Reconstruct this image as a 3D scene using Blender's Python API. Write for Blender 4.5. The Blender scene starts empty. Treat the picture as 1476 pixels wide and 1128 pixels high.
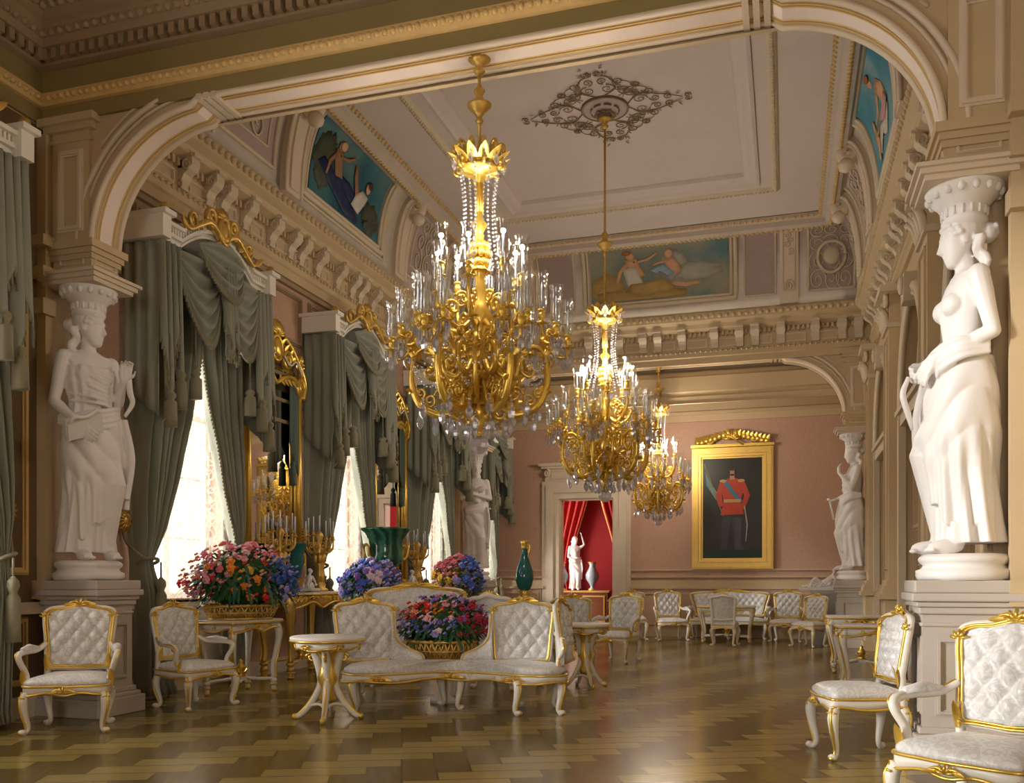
import bpy, math, random
from mathutils import Vector, Matrix
PI = math.pi
rnd = random.Random(7)
SC = bpy.context.scene
COL = SC.collection
def sin(a): return math.sin(a)
def cos(a): return math.cos(a)
def lerp(a, b, t): return a + (b - a) * t
def clamp(x, a=0.0, b=1.0): return max(a, min(b, x))
def smooth(t):
    t = clamp(t); return t * t * (3 - 2 * t)
def interp(tab, x):
    if x <= tab[0][0]: return tab[0][1]
    for (a, fa), (b, fb) in zip(tab, tab[1:]):
        if x <= b:
            t = (x - a) / (b - a) if b > a else 0
            if isinstance(fa, (tuple, list)): return [lerp(p, q, t) for p, q in zip(fa, fb)]
            return lerp(fa, fb, t)
    return tab[-1][1]

# ------------------------------------------------------------------ mesh builder
class MB:
    """collects closed pieces and links them as ONE mesh object"""
    def __init__(s): s.v = []; s.f = []; s.sm = []; s.M = None
    def add(s, vs, fs, sm=False):
        o = len(s.v)
        if s.M is not None: vs = [s.M @ Vector(p) for p in vs]
        s.v.extend([tuple(p) for p in vs]); s.f.extend([tuple(o + i for i in f) for f in fs]); s.sm.extend([sm] * len(fs))
        return s
    def box(s, x0, x1, y0, y1, z0, z1):
        return s.add([(x0, y0, z0), (x1, y0, z0), (x1, y1, z0), (x0, y1, z0), (x0, y0, z1), (x1, y0, z1), (x1, y1, z1), (x0, y1, z1)],
                     [(0, 3, 2, 1), (4, 5, 6, 7), (0, 1, 5, 4), (1, 2, 6, 5), (2, 3, 7, 6), (3, 0, 4, 7)])
    def cbox(s, c, d): return s.box(c[0] - d[0] / 2, c[0] + d[0] / 2, c[1] - d[1] / 2, c[1] + d[1] / 2, c[2] - d[2] / 2, c[2] + d[2] / 2)
    def lathe(s, prof, seg=24, c=(0, 0, 0), sm=True, flute=0, fn=0, sx=1, sy=1, cap=True):
        vs = []; n = len(prof)
        for r, z in prof:
            for k in range(seg):
                a = 2 * PI * k / seg; rr = r * (1 + flute * cos(fn * a)) if fn else r
                vs.append((c[0] + sx * rr * cos(a), c[1] + sy * rr * sin(a), c[2] + z))
        fs = [(i * seg + k, i * seg + (k + 1) % seg, (i + 1) * seg + (k + 1) % seg, (i + 1) * seg + k) for i in range(n - 1) for k in range(seg)]
        if cap:
            fs.append(tuple(range(seg - 1, -1, -1))); fs.append(tuple((n - 1) * seg + k for k in range(seg)))
        return s.add(vs, fs, sm)
    def sphere(s, c, r, seg=10, rings=6, sm=True):
        if not isinstance(r, (tuple, list)): r = (r, r, r)
        vs = [(c[0], c[1], c[2] - r[2])]
        for i in range(1, rings):
            p = -PI / 2 + PI * i / rings
            for k in range(seg):
                a = 2 * PI * k / seg; vs.append((c[0] + r[0] * cos(p) * cos(a), c[1] + r[1] * cos(p) * sin(a), c[2] + r[2] * sin(p)))
        vs.append((c[0], c[1], c[2] + r[2])); L = len(vs) - 1
        fs = [(0, 1 + (k + 1) % seg, 1 + k) for k in range(seg)]
        for i in range(rings - 2):
            b = 1 + i * seg
            fs += [(b + k, b + (k + 1) % seg, b + seg + (k + 1) % seg, b + seg + k) for k in range(seg)]
        b = 1 + (rings - 2) * seg
        fs += [(b + k, b + (k + 1) % seg, L) for k in range(seg)]
        return s.add(vs, fs, sm)
    def tube(s, pts, rad, seg=8, closed=False, sm=True, flat=None):
        pts = [Vector(p) for p in pts]; n = len(pts)
        if not isinstance(rad, (list, tuple)): rad = [rad] * n
        elif len(rad) != n:
            rad = [interp([(i / (len(rad) - 1), r) for i, r in enumerate(rad)], j / (n - 1)) for j in range(n)]
        vs = []; N = None
        for i, p in enumerate(pts):
            if closed: t = pts[(i + 1) % n] - pts[i - 1]
            else: t = pts[min(i + 1, n - 1)] - pts[max(i - 1, 0)]
            if t.length < 1e-9: t = Vector((0, 0, 1))
            t.normalize()
            if N is None:
                N = Vector(flat) if flat else (Vector((0, 0, 1)) if abs(t.z) < .9 else Vector((1, 0, 0)))
            N = N - t * N.dot(t)
            if N.length < 1e-6: N = t.orthogonal()
            N.normalize(); B = t.cross(N)
            for k in range(seg):
                a = 2 * PI * k / seg; vs.append(p + N * (rad[i] * cos(a)) + B * (rad[i] * sin(a)))
        m = n if closed else n - 1
        fs = [(i * seg + k, i * seg + (k + 1) % seg, ((i + 1) % n) * seg + (k + 1) % seg, ((i + 1) % n) * seg + k) for i in range(m) for k in range(seg)]
        if not closed:
            fs.append(tuple(range(seg - 1, -1, -1))); fs.append(tuple((n - 1) * seg + k for k in range(seg)))
        return s.add(vs, fs, sm)
    def prism(s, poly, d0, d1, plane='xz', sm=False):
        n = len(poly)
        def P(a, b, d): return {'xz': (a, d, b), 'yz': (d, a, b), 'xy': (a, b, d)}[plane]
        vs = [P(a, b, d0) for a, b in poly] + [P(a, b, d1) for a, b in poly]
        fs = [tuple(range(n)), tuple(range(2 * n - 1, n - 1, -1))] + [(i, n + i, n + (i + 1) % n, (i + 1) % n) for i in range(n)]
        return s.add(vs, fs, sm)
    def grid(s, fn, nu, nv, sm=True, cu=False, thick=None):
        vs = [fn(i / (nu if cu else nu - 1), j / (nv - 1)) for j in range(nv) for i in range(nu)]
        m = nu if cu else nu - 1
        fs = [(j * nu + i, j * nu + (i + 1) % nu, (j + 1) * nu + (i + 1) % nu, (j + 1) * nu + i) for j in range(nv - 1) for i in range(m)]
        return s.add(vs, fs, sm)
    def loop(s, prof, u0, u1, v0, v1, sm=False):
        vs = []
        for d, z in prof: vs += [(u0 + d, v0 + d, z), (u1 - d, v0 + d, z), (u1 - d, v1 - d, z), (u0 + d, v1 - d, z)]
        fs = [(i * 4 + k, i * 4 + (k + 1) % 4, (i + 1) * 4 + (k + 1) % 4, (i + 1) * 4 + k) for i in range(len(prof) - 1) for k in range(4)]
        return s.add(vs, fs, sm)
    def frame(s, x0, x1, z0, z1, w, y0, y1, plane='xz'):
        """rectangular moulding frame standing from y0 to y1 with two steps"""
        for (o, i, a, b) in ((0, w, y0, lerp(y0, y1, .55)), (w * .3, w * .75, y0, y1)):
            for q in ((x0 + o, x1 - o, z0 + o, z0 + i), (x0 + o, x1 - o, z1 - i, z1 - o), (x0 + o, x0 + i, z0 + i, z1 - i), (x1 - i, x1 - o, z0 + i, z1 - i)):
                if plane == 'xz': s.box(q[0], q[1], min(a, b), max(a, b), q[2], q[3])
                elif plane == 'yz': s.box(min(a, b), max(a, b), q[0], q[1], q[2], q[3])
        return s
    def build(s, name, mat, parent=None, solid=0, bevel=0, subd=0, recalc=True):
        me = bpy.data.meshes.new(name)
        me.from_pydata(s.v, [], s.f); me.polygons.foreach_set('use_smooth', s.sm); me.update()
        o = bpy.data.objects.new(name, me); COL.objects.link(o)
        if mat: me.materials.append(mat)
        if parent: o.parent = parent
        if solid:
            m = o.modifiers.new('solid', 'SOLIDIFY'); m.thickness = solid; m.offset = 0
        if bevel:
            m = o.modifiers.new('bevel', 'BEVEL'); m.width = bevel; m.segments = 2; m.limit_method = 'ANGLE'; m.angle_limit = .6
        if subd:
            m = o.modifiers.new('subd', 'SUBSURF'); m.levels = subd; m.render_levels = subd
        return o
def spiral(c, r0, r1, a0, turns, ax, ay, n=40):
    c = Vector(c); ax = Vector(ax); ay = Vector(ay); out = []
    for i in range(n + 1):
        t = i / n; a = a0 + turns * 2 * PI * t; r = lerp(r0, r1, t)
        out.append(c + ax * (r * cos(a)) + ay * (r * sin(a)))
    return out
def bez(p, n=12):
    """smooth curve through the given points (Catmull-Rom)"""
    p = [Vector(q) for q in p]; q = [p[0] * 2 - p[1]] + p + [p[-1] * 2 - p[-2]]; out = []
    for i in range(1, len(q) - 2):
        for k in range(n):
            t = k / n; a, b, c, d = q[i - 1], q[i], q[i + 1], q[i + 2]
            out.append(.5 * ((2 * b) + (c - a) * t + (2 * a - 5 * b + 4 * c - d) * t * t + (3 * b - a - 3 * c + d) * t ** 3))
    out.append(p[-1]); return out
def tag(o, label, cat, group=None):
    o['label'] = label; o['category'] = cat
    if group: o['group'] = group
    return o
def thing(name, label, cat, loc=(0, 0, 0), rz=0, group=None, sc=1):
    o = bpy.data.objects.new(name, None); COL.objects.link(o); o.empty_display_size = .1
    o.location = loc; o.rotation_euler = (0, 0, rz); o.scale = (sc,) * 3 if not isinstance(sc, tuple) else sc
    return tag(o, label, cat, group)
def struct(o): o['kind'] = 'structure'; return o
def kids(o): return list(o.children)
def copy_tree(o, parent=None):
    c = o.copy(); COL.objects.link(c)
    if parent: c.parent = parent
    for ch in kids(o): copy_tree(ch, c)
    return c
def dup(o, label, loc, rz=0, group=None, sc=1, mirror=False):
    c = copy_tree(o); c.location = loc; c.rotation_euler = (0, 0, rz)
    c.scale = (sc,) * 3 if not isinstance(sc, tuple) else sc
    c['label'] = label
    if group: c['group'] = group
    return c
def facing(fx, fy):
    """z-rotation that turns a piece whose front looks along -Y so that it faces (fx, fy)"""
    return math.atan2(fx, -fy)

# ------------------------------------------------------------------ materials
class NT:
    def __init__(s, name):
        s.m = bpy.data.materials.new(name); s.m.use_nodes = True; s.t = s.m.node_tree; s.t.nodes.clear()
        s.out = s.t.nodes.new('ShaderNodeOutputMaterial')
    def n(s, typ, **kw):
        o = s.t.nodes.new('ShaderNode' + typ)
        for k, v in kw.items():
            if k in o.inputs: s.set(o.inputs[k], v)
            else: setattr(o, k, v)
        return o
    def set(s, i, v):
        if hasattr(v, 'is_output') or isinstance(v, bpy.types.NodeSocket): s.t.links.new(v, i)
        else: i.default_value = v
    def math(s, op, a, b=0.0, c=None):
        o = s.t.nodes.new('ShaderNodeMath'); o.operation = op
        s.set(o.inputs[0], a); s.set(o.inputs[1], b)
        if c is not None: s.set(o.inputs[2], c)
        return o.outputs[0]
    def mix(s, f, a, b):
        o = s.t.nodes.new('ShaderNodeMix'); o.data_type = 'RGBA'
        s.set(o.inputs[0], f); s.set(o.inputs[6], a); s.set(o.inputs[7], b); return o.outputs[2]
    def ramp(s, f, stops):
        o = s.t.nodes.new('ShaderNodeValToRGB'); s.set(o.inputs[0], f)
        e = o.color_ramp.elements
        while len(e) < len(stops): e.new(.5)
        for x, (p, c) in zip(e, stops): x.position = p; x.color = c
        return o.outputs[0]
    def coord(s, which='Object'): return s.n('TexCoord').outputs[which]
    def noise(s, scale, detail=3, vec=None, rough=.5):
        o = s.n('TexNoise', Scale=scale, Detail=detail, Roughness=rough)
        s.set(o.inputs['Vector'], vec if vec is not None else s.coord()); return o
    def bsdf(s, col, rough=.5, metal=0.0, spec=.5, bump=None, bs=.3, bd=.01, **kw):
        b = s.n('BsdfPrincipled'); s.set(b.inputs['Base Color'], col); s.set(b.inputs['Roughness'], rough); s.set(b.inputs['Metallic'], metal)
        b.inputs['Specular IOR Level'].default_value = spec
        for k, v in kw.items(): s.set(b.inputs[k.replace('_', ' ')], v)
        if bump is not None:
            u = s.n('Bump', Strength=bs, Distance=bd); s.set(u.inputs['Height'], bump); s.t.links.new(u.outputs[0], b.inputs['Normal'])
        return b.outputs[0]
    def done(s, sh): s.t.links.new(sh, s.out.inputs[0]); return s.m
def C(r, g, b): return (r, g, b, 1)
def H(hexs):
    v = [int(hexs[i:i + 2], 16) / 255 for i in (0, 2, 4)]
    return tuple([(x / 12.92 if x <= .04045 else ((x + .055) / 1.055) ** 2.4) for x in v] + [1])
def simple(name, col, rough=.55, metal=0.0, var=.12, scale=6, spec=.4, bs=.15, bd=.006, **kw):
    t = NT(name); nz = t.noise(scale, 4)
    dark = tuple([x * (1 - var) for x in col[:3]] + [1]); light = tuple([min(1, x * (1 + var)) for x in col[:3]] + [1])
    return t.done(t.bsdf(t.mix(nz.outputs[0], dark, light), rough, metal, spec, nz.outputs[0] if bs else None, bs, bd, **kw))
MAT = {}
MAT['wall_pink'] = simple('pink wall', C(.52, .34, .24), .75, var=.07, scale=3, spec=.2)
MAT['stone'] = simple('warm stone', C(.55, .42, .255), .6, var=.06, scale=4, spec=.3)
MAT['stone_light'] = simple('pale stone', C(.66, .55, .42), .55, var=.06, scale=4)
MAT['olive'] = simple('olive fascia', C(.27, .21, .085), .65, var=.08, scale=3, spec=.25)
MAT['brownstone'] = simple('brown panel', C(.33, .24, .14), .6, var=.07)
MAT['ceiling'] = simple('mauve ceiling', C(.60, .53, .49), .8, var=.05, scale=8, spec=.1)
MAT['cove'] = simple('cove plaster', C(.52, .45, .38), .7, var=.10, scale=6, spec=.2)
MAT['cove_dark'] = simple('cove panel', C(.40, .31, .29), .7, var=.08)
MAT['relief'] = simple('plaster relief', C(.60, .50, .36), .55, var=.08)
MAT['ochre'] = simple('ochre moulding', C(.62, .42, .17), .45, var=.12, scale=12)
MAT['wood_panel'] = simple('brown panelling', C(.16, .10, .05), .5, var=.1)
MAT['marble'] = simple('white marble', C(.80, .77, .75), .42, var=.05, scale=5)
MAT['pedestal'] = simple('grey stone', C(.50, .45, .40), .5, var=.06, scale=5)
MAT['white'] = simple('white lacquer', C(.80, .76, .68), .3, var=.05)
MAT['iron'] = simple('bronze scroll', C(.22, .15, .07), .5, .4, var=.2)
MAT['candle'] = simple('wax', C(.80, .86, .92), .4, var=.02, bs=0)
MAT['black'] = simple('dark metal', C(.03, .03, .03), .4, var=.1)
def gold(name, col, rough):
    t = NT(name); nz = t.noise(26, 3)
    b = t.bsdf(t.mix(nz.outputs[0], tuple([x * .72 for x in col[:3]] + [1]), col), rough, .72, .5, nz.outputs[0], .35, .006)
    return t.done(b)
MAT['gold'] = gold('gilt', C(.93, .62, .12), .30)
MAT['gold_old'] = gold('old gilt', C(.80, .52, .14), .42)
MAT['gold_dark'] = gold('dull gilt', C(.58, .38, .12), .5)
def parquet():
    t = NT('parquet'); w = .235; n = 3
    mp = t.n('Mapping'); t.set(mp.inputs[0], t.coord()); mp.inputs['Rotation'].default_value = (0, 0, math.radians(-24)); mp.inputs['Scale'].default_value = (1 / w, 1 / w, 1)
    sp = t.n('SeparateXYZ'); t.t.links.new(mp.outputs[0], sp.inputs[0]); x, y = sp.outputs[0], sp.outputs[1]
    i, j = t.math('FLOOR', x), t.math('FLOOR', y); fx, fy = t.math('FRACT', x), t.math('FRACT', y)
    k = t.math('FLOORED_MODULO', t.math('SUBTRACT', i, j), 2.0 * n)
    hor = t.math('LESS_THAN', k, n - .01)
    # along / across inside the plank
    kv = t.math('SUBTRACT', 2.0 * n - 1, k)
    al_h, al_v = t.math('ADD', k, fx), t.math('ADD', kv, fy)
    def sel(a, b): return t.math('ADD', t.math('MULTIPLY', hor, a), t.math('MULTIPLY', t.math('SUBTRACT', 1.0, hor), b))
    al, ac = sel(al_h, al_v), sel(fy, fx)
    def edge(c, L):
        return t.math('MINIMUM', c, t.math('SUBTRACT', L, c))
    e = t.math('MINIMUM', edge(al, float(n)), edge(ac, 1.0))
    joint = t.math('LESS_THAN', e, .028)
    idx = sel(t.math('SUBTRACT', i, k), i); idy = sel(j, t.math('SUBTRACT', j, kv))
    cb = t.n('CombineXYZ'); t.set(cb.inputs[0], idx); t.set(cb.inputs[1], idy); t.set(cb.inputs[2], hor)
    wn = t.n('TexWhiteNoise'); t.t.links.new(cb.outputs[0], wn.inputs[0])
    gcb = t.n('CombineXYZ'); t.set(gcb.inputs[0], t.math('MULTIPLY', al, .8)); t.set(gcb.inputs[1], t.math('MULTIPLY', ac, 9.0)); t.set(gcb.inputs[2], t.math('MULTIPLY', wn.outputs[0], 40.0))
    gr = t.n('TexNoise', Scale=1.0, Detail=4.0); t.t.links.new(gcb.outputs[0], gr.inputs['Vector'])
    light = t.mix(gr.outputs[0], C(.30, .22, .060), C(.41, .31, .10))
    dark = t.mix(gr.outputs[0], C(.115, .078, .014), C(.165, .115, .026))
    base = t.mix(t.math('ADD', t.math('MULTIPLY', hor, .75), t.math('MULTIPLY', wn.outputs[0], .25)), dark, light)
    col = t.mix(joint, base, C(.09, .05, .018))
    big = t.noise(.8, 2); rg = t.math('ADD', .14, t.math('MULTIPLY', gr.outputs[0], .14))
    return t.done(t.bsdf(col, rg, 0, .4, t.math('ADD', t.math('MULTIPLY', big.outputs[0], 1.0), t.math('MULTIPLY', joint, -.08)), .05, .02))
MAT['parquet'] = parquet()
def damask(name, a, b, scale=9, rough=.42):
    t = NT(name); co = t.coord()
    n1 = t.noise(scale * .45, 2, co); n2 = t.noise(scale * 1.1, 1, co)
    w1 = t.math('ABSOLUTE', t.math('SINE', t.math('MULTIPLY', n1.outputs[0], 34.0))); w2 = t.math('ABSOLUTE', t.math('SINE', t.math('MULTIPLY', n2.outputs[0], 20.0)))
    f = t.math('GREATER_THAN', t.math('ADD', t.math('MULTIPLY', w1, .75), t.math('MULTIPLY', w2, .5)), .82)
    nz = t.noise(60, 2)
    b_ = t.n('BsdfPrincipled'); t.set(b_.inputs['Base Color'], t.mix(f, a, b)); t.set(b_.inputs['Roughness'], t.math('ADD', rough, t.math('MULTIPLY', f, -.14)))
    b_.inputs['Sheen Weight'].default_value = .25; b_.inputs['Specular IOR Level'].default_value = .5
    u = t.n('Bump', Strength=.12, Distance=.004); t.set(u.inputs['Height'], t.math('ADD', f, nz.outputs[0])); t.t.links.new(u.outputs[0], b_.inputs['Normal'])
    return t.done(b_.outputs[0])
MAT['damask'] = damask('silver damask', C(.64, .63, .62), C(.77, .76, .755), 12)
MAT['damask_wall'] = damask('pink damask', C(.50, .30, .205), C(.54, .335, .235), 14, .7)
def velvet(name, a, b, tr=.12):
    t = NT(name); co = t.coord('Object')
    mp = t.n('Mapping'); t.set(mp.inputs[0], co); mp.inputs['Scale'].default_value = (1, 1, .25)
    nz = t.noise(7, 5, mp.outputs[0]); fi = t.noise(90, 2)
    col = t.mix(nz.outputs[0], a, b)
    s1 = t.bsdf(col, .62, 0, .3, fi.outputs[0], .15, .003, Sheen_Weight=.3)
    tl = t.n('BsdfTranslucent'); t.set(tl.inputs[0], col); mx = t.n('MixShader'); mx.inputs[0].default_value = tr
    t.t.links.new(s1, mx.inputs[1]); t.t.links.new(tl.outputs[0], mx.inputs[2]); return t.done(mx.outputs[0])
MAT['curtain'] = velvet('grey green silk', C(.21, .22, .165), C(.36, .37, .30))
MAT['curtain_dark'] = velvet('deep green silk', C(.07, .11, .09), C(.12, .17, .14), .03)
MAT['red_curtain'] = velvet('crimson silk', C(.42, .012, .015), C(.68, .035, .03), .2)
MAT['fringe'] = velvet('fringe', C(.17, .16, .10), C(.33, .30, .20), 0)
def lace():
    t = NT('lace'); co = t.coord(); sp = t.n('SeparateXYZ'); t.set(sp.inputs[0], co)
    y, z = sp.outputs[1], sp.outputs[2]
    nz = t.noise(3.0, 2); wob = t.math('MULTIPLY', nz.outputs[0], .16)
    def lattice(op):
        d = t.math('ADD', t.math(op, t.math('MULTIPLY', y, 1.3), z), wob)
        return t.math('LESS_THAN', t.math('FRACT', t.math('MULTIPLY', d, 4.5)), .09)
    lat = t.math('MAXIMUM', lattice('ADD'), lattice('SUBTRACT'))
    wv = t.n('TexWave', Scale=2.4, Distortion=12.0, Detail=2.0); t.set(wv.inputs['Vector'], co)
    vines = t.math('LESS_THAN', t.math('ABSOLUTE', t.math('SUBTRACT', wv.outputs['Fac'], .5)), .16)
    vo = t.n('TexVoronoi', Scale=5.0); t.set(vo.inputs['Vector'], co)
    leaf = t.math('MULTIPLY', t.math('LESS_THAN', vo.outputs['Distance'], .3), .8)
    pat = t.math('MAXIMUM', t.math('MULTIPLY', lat, .8), t.math('MAXIMUM', t.math('MULTIPLY', vines, .85), leaf))
    df = t.n('BsdfDiffuse'); df.inputs[0].default_value = C(.62, .60, .55); tl = t.n('BsdfTranslucent'); tl.inputs[0].default_value = C(.62, .60, .54)
    m1 = t.n('MixShader'); m1.inputs[0].default_value = .30; t.t.links.new(df.outputs[0], m1.inputs[1]); t.t.links.new(tl.outputs[0], m1.inputs[2])
    tp = t.n('BsdfTransparent'); m2 = t.n('MixShader'); t.set(m2.inputs[0], t.math('ADD', .16, t.math('MULTIPLY', pat, .70)))
    t.t.links.new(tp.outputs[0], m2.inputs[1]); t.t.links.new(m1.outputs[0], m2.inputs[2]); return t.done(m2.outputs[0])
MAT['lace'] = lace()
def thin_glass(name, tint, refl=.5, base=.06, rough=.03):
    t = NT(name); fr = t.n('LayerWeight', Blend=.35); gl = t.n('BsdfGlossy', Roughness=rough); gl.inputs[0].default_value = C(.95, .97, 1)
    tp = t.n('BsdfTransparent'); tp.inputs[0].default_value = tint; mx = t.n('MixShader')
    t.set(mx.inputs[0], t.math('ADD', base, t.math('MULTIPLY', fr.outputs['Facing'], refl)))
    t.t.links.new(tp.outputs[0], mx.inputs[1]); t.t.links.new(gl.outputs[0], mx.inputs[2]); return t.done(mx.outputs[0])
MAT['glass'] = thin_glass('clear glass', C(.95, .97, .99), .85, .09)
MAT['pane'] = thin_glass('window glass', C(.97, .98, 1), .25, .03)
def crystal():
    t = NT('crystal'); gl = t.n('BsdfGlossy', Roughness=.05); gl.inputs[0].default_value = C(.92, .93, 1)
    df = t.n('BsdfTranslucent'); df.inputs[0].default_value = C(.95, .95, 1); tp = t.n('BsdfTransparent'); tp.inputs[0].default_value = C(.92, .92, .98)
    m1 = t.n('MixShader'); m1.inputs[0].default_value = .45; t.t.links.new(gl.outputs[0], m1.inputs[1]); t.t.links.new(df.outputs[0], m1.inputs[2])
    m2 = t.n('MixShader'); m2.inputs[0].default_value = .62; t.t.links.new(tp.outputs[0], m2.inputs[1]); t.t.links.new(m1.outputs[0], m2.inputs[2]); return t.done(m2.outputs[0])
MAT['crystal'] = crystal()
def mirror():
    t = NT('mirror'); return t.done(t.bsdf(C(.80, .80, .78), .02, 1.0))
MAT['mirror'] = mirror()
def malachite():
    t = NT('malachite'); wv = t.n('TexWave', Scale=2.0, Distortion=14.0, Detail=3.0); t.set(wv.inputs['Vector'], t.coord())
    return t.done(t.bsdf(t.ramp(wv.outputs['Fac'], [(0, C(.006, .045, .028)), (.5, C(.012, .10, .06)), (1, C(.05, .21, .13))]), .12, 0, .6))
MAT['malachite'] = malachite()
MAT['teal'] = simple('teal glaze', C(.012, .13, .14), .12, var=.35, scale=5, spec=.6, bs=0)
MAT['leaf'] = simple('leaf green', C(.035, .13, .035), .5, var=.4, scale=9)
MAT['leaf_blue'] = simple('blue green leaf', C(.03, .12, .08), .45, var=.35, scale=9)
MAT['leaf_olive'] = simple('olive leaf', C(.17, .17, .03), .5, var=.35, scale=9)
for nm, c in dict(pink=(.80, .20, .26), rose=(.85, .38, .45), red=(.68, .03, .04), orange=(.88, .30, .03), yellow=(.88, .55, .06), blue=(.07, .15, .62),
                  lilac=(.36, .33, .78), pale=(.80, .64, .68), crimson=(.45, .02, .07), violet=(.25, .13, .5)).items():
    MAT['fl_' + nm] = simple(nm + ' petals', C(*c), .6, var=.18, scale=30, bs=0)
# ------------------------------------------------------------------ the rooms
UL, UR, VF, VB, VC, VD, VE = -6.95, 1.6, 7.05, 7.40, 18.5, 18.85, 21.1
CROWN, SPRING, UA, UB, EA, EB = 5.72, 4.50, -6.36, 1.07, 1.2, 1.16
NF, NB = -4.0, VF
WIN = [1.2, 5.38, 9.15, 12.97, 16.75, 20.1]
SILL, WTOP, WHALF = 1.05, 4.62, .84
def wsize(c): return (1.25, 5.55) if c < 2 else ((.6, WTOP) if c > 19 else (WHALF, WTOP))  # added unseen first window, enlarged so sun reaches the right statue
struct(MB().box(UL - .5, UR + .6, NF, 25.2, -.2, 0).build('floor', MAT['parquet']))

# left wall with its window openings
b = MB(); prev = NF
for c in WIN:
    w, wt = wsize(c)
    b.box(UL - .4, UL, prev, c - w, 0, 7.0); b.box(UL - .4, UL, c - w, c + w, 0, SILL); b.box(UL - .4, UL, c - w, c + w, wt, 7.0); prev = c + w
b.box(UL - .4, UL, prev, VE + .4, 0, 7.0); b.box(UL - .4, UL, VF, VD, 7.0, 8.5)
struct(b.build('wall_left', MAT['damask_wall']))
# right wall with arched niches
NICH = [8.95, 12.8, 16.65]; NW, NI, NR = 1.15, 3.6, 1.45
def nz(v):
    for c in NICH:
        if abs(v - c) < NW: return NI + NR * math.sqrt(max(0, 1 - ((v - c) / NW) ** 2))
    return 0
b = MB(); vs = [NF]
for c in NICH: vs += [c - NW - 1e-4] + [c - NW * cos(PI * k / 24) for k in range(25)] + [c + NW + 1e-4]
vs.append(VE + .4)
for a, d in zip(vs, vs[1:]):
    if d - a < 1e-3: continue
    za, zd = nz(a + 1e-6), nz(d - 1e-6)
    if nz((a + d) / 2) == 0: za = zd = 0
    top = 8.5 if VF < (a + d) / 2 < VD else 7.0
    b.add([(UR, a, za), (UR, d, zd), (UR, d, top), (UR, a, top), (UR + .22, a, za), (UR + .22, d, zd), (UR + .22, d, top), (UR + .22, a, top)],
          [(0, 3, 2, 1), (4, 5, 6, 7), (0, 1, 5, 4), (3, 7, 6, 2), (0, 4, 7, 3), (1, 2, 6, 5)])
b.box(UR + .2, UR + .5, NF, VE + .4, 0, 8.5)
struct(b.build('wall_right', MAT['stone']))

# niches: recessed panel, archivolt, impost and door leaves
for k, c in enumerate(NICH):
    t = MB(); pts = [(UR - .02, c - NW * 1.06 * cos(PI * q / 32), NI + NR * 1.05 * sin(PI * q / 32)) for q in range(33)]
    t.tube(pts, .075, 8); t.tube([(UR - .05, p[1] * .93 + c * .07, NI + (p[2] - NI) * .94) for p in pts], .035, 6)
    for s in (-1, 1): t.box(UR - .08, UR + .02, c + s * NW * 1.06 - .09, c + s * NW * 1.06 + .09, 0, NI)
    t.box(UR - .06, UR + .21, c - NW - .16, c + NW + .16, NI - .1, NI + .06); t.box(UR - .11, UR + .2, c - NW - .2, c + NW + .2, NI + .06, NI + .13)
    t.prism([(c - .14, NI + NR - .12), (c + .14, NI + NR - .12), (c + .2, NI + NR + .24), (c - .2, NI + NR + .24)], UR - .16, UR + .02, 'yz')
    t.tube(spiral((UR - .17, c, NI + NR + .1), .13, .02, 0, 1.5, (0, 1, 0), (0, 0, 1), 24), .035, 6)
    o = struct(t.build('trim_%d' % (20 + k), MAT['relief']))
    p = MB().box(UR + .17, UR + .2, c - NW, c + NW, 0, NI).prism([(c - NW * cos(PI * q / 24), NI + NR * sin(PI * q / 24)) for q in range(25)], UR + .17, UR + .2, 'yz')
    p.build('niche_panel', MAT['brownstone'], o)
    d = MB()
    for s in (-1, 1):
        y0, y1 = (c + .05, c + NW - .08) if s > 0 else (c - NW + .08, c - .05)
        d.frame(y0, y1, 2.0, NI - .2, .1, UR + .18, UR + .1, 'yz'); d.frame(y0, y1, .95, 1.85, .1, UR + .18, UR + .1, 'yz'); d.frame(y0, y1, .12, .8, .1, UR + .18, UR + .1, 'yz')
    d.build('door_frame', MAT['stone'], o)
    q = MB(); arc = [(UR + .15, c - (NW - .22) * cos(PI * i / 24), NI + .18 + (NR - .28) * sin(PI * i / 24)) for i in range(25)]
    q.tube(arc + [arc[0]], .035, 6); q.build('lunette_moulding', MAT['relief'], o)

# pilasters of the right wall
for k, v in enumerate([7.62, 10.88, 14.72, 18.2]):
    w = .30
    t = MB().box(UR - .16, UR, v - w, v + w, 1.3, 5.66).box(UR - .22, UR, v - w - .07, v + w + .07, 0, 1.02)
    for i, (dd, z0, z1) in enumerate([(.30, 1.02, 1.10), (.26, 1.10, 1.17), (.24, 1.17, 1.23), (.20, 1.23, 1.3)]): t.box(UR - dd, UR, v - w - dd + .16, v + w + dd - .16, z0, z1)
    t.box(UR - .26, UR, v - w - .1, v + w + .1, 0, .18)
    t.frame(v - w + .06, v + w - .06, 1.45, 4.95, .05, UR - .15, UR - .185, 'yz')
    o = struct(t.build('trim_%d' % (30 + k), MAT['stone']))
    cp = MB().box(UR - .3, UR, v - w - .14, v + w + .14, 5.56, 5.66).box(UR - .2, UR, v - w - .04, v + w + .04, 5.05, 5.12)
    for s in (-1, 1): cp.tube(spiral((UR - .2, v + s * (w - .02), 5.46), .12, .015, PI / 2, s * 1.75, (0, 1, 0), (0, 0, 1), 30), [.035, .02], 6)
    for s in (-.22, -.07, .07, .22):
        cp.tube(bez([(UR - .16, v + s, 5.1), (UR - .22, v + s * 1.1, 5.28), (UR - .3, v + s * 1.25, 5.36), (UR - .28, v + s * 1.25, 5.31)], 4), [.06, .05, .03, .02], 6)
    cp.build('pilaster_capital', MAT['relief'], o)

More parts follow.
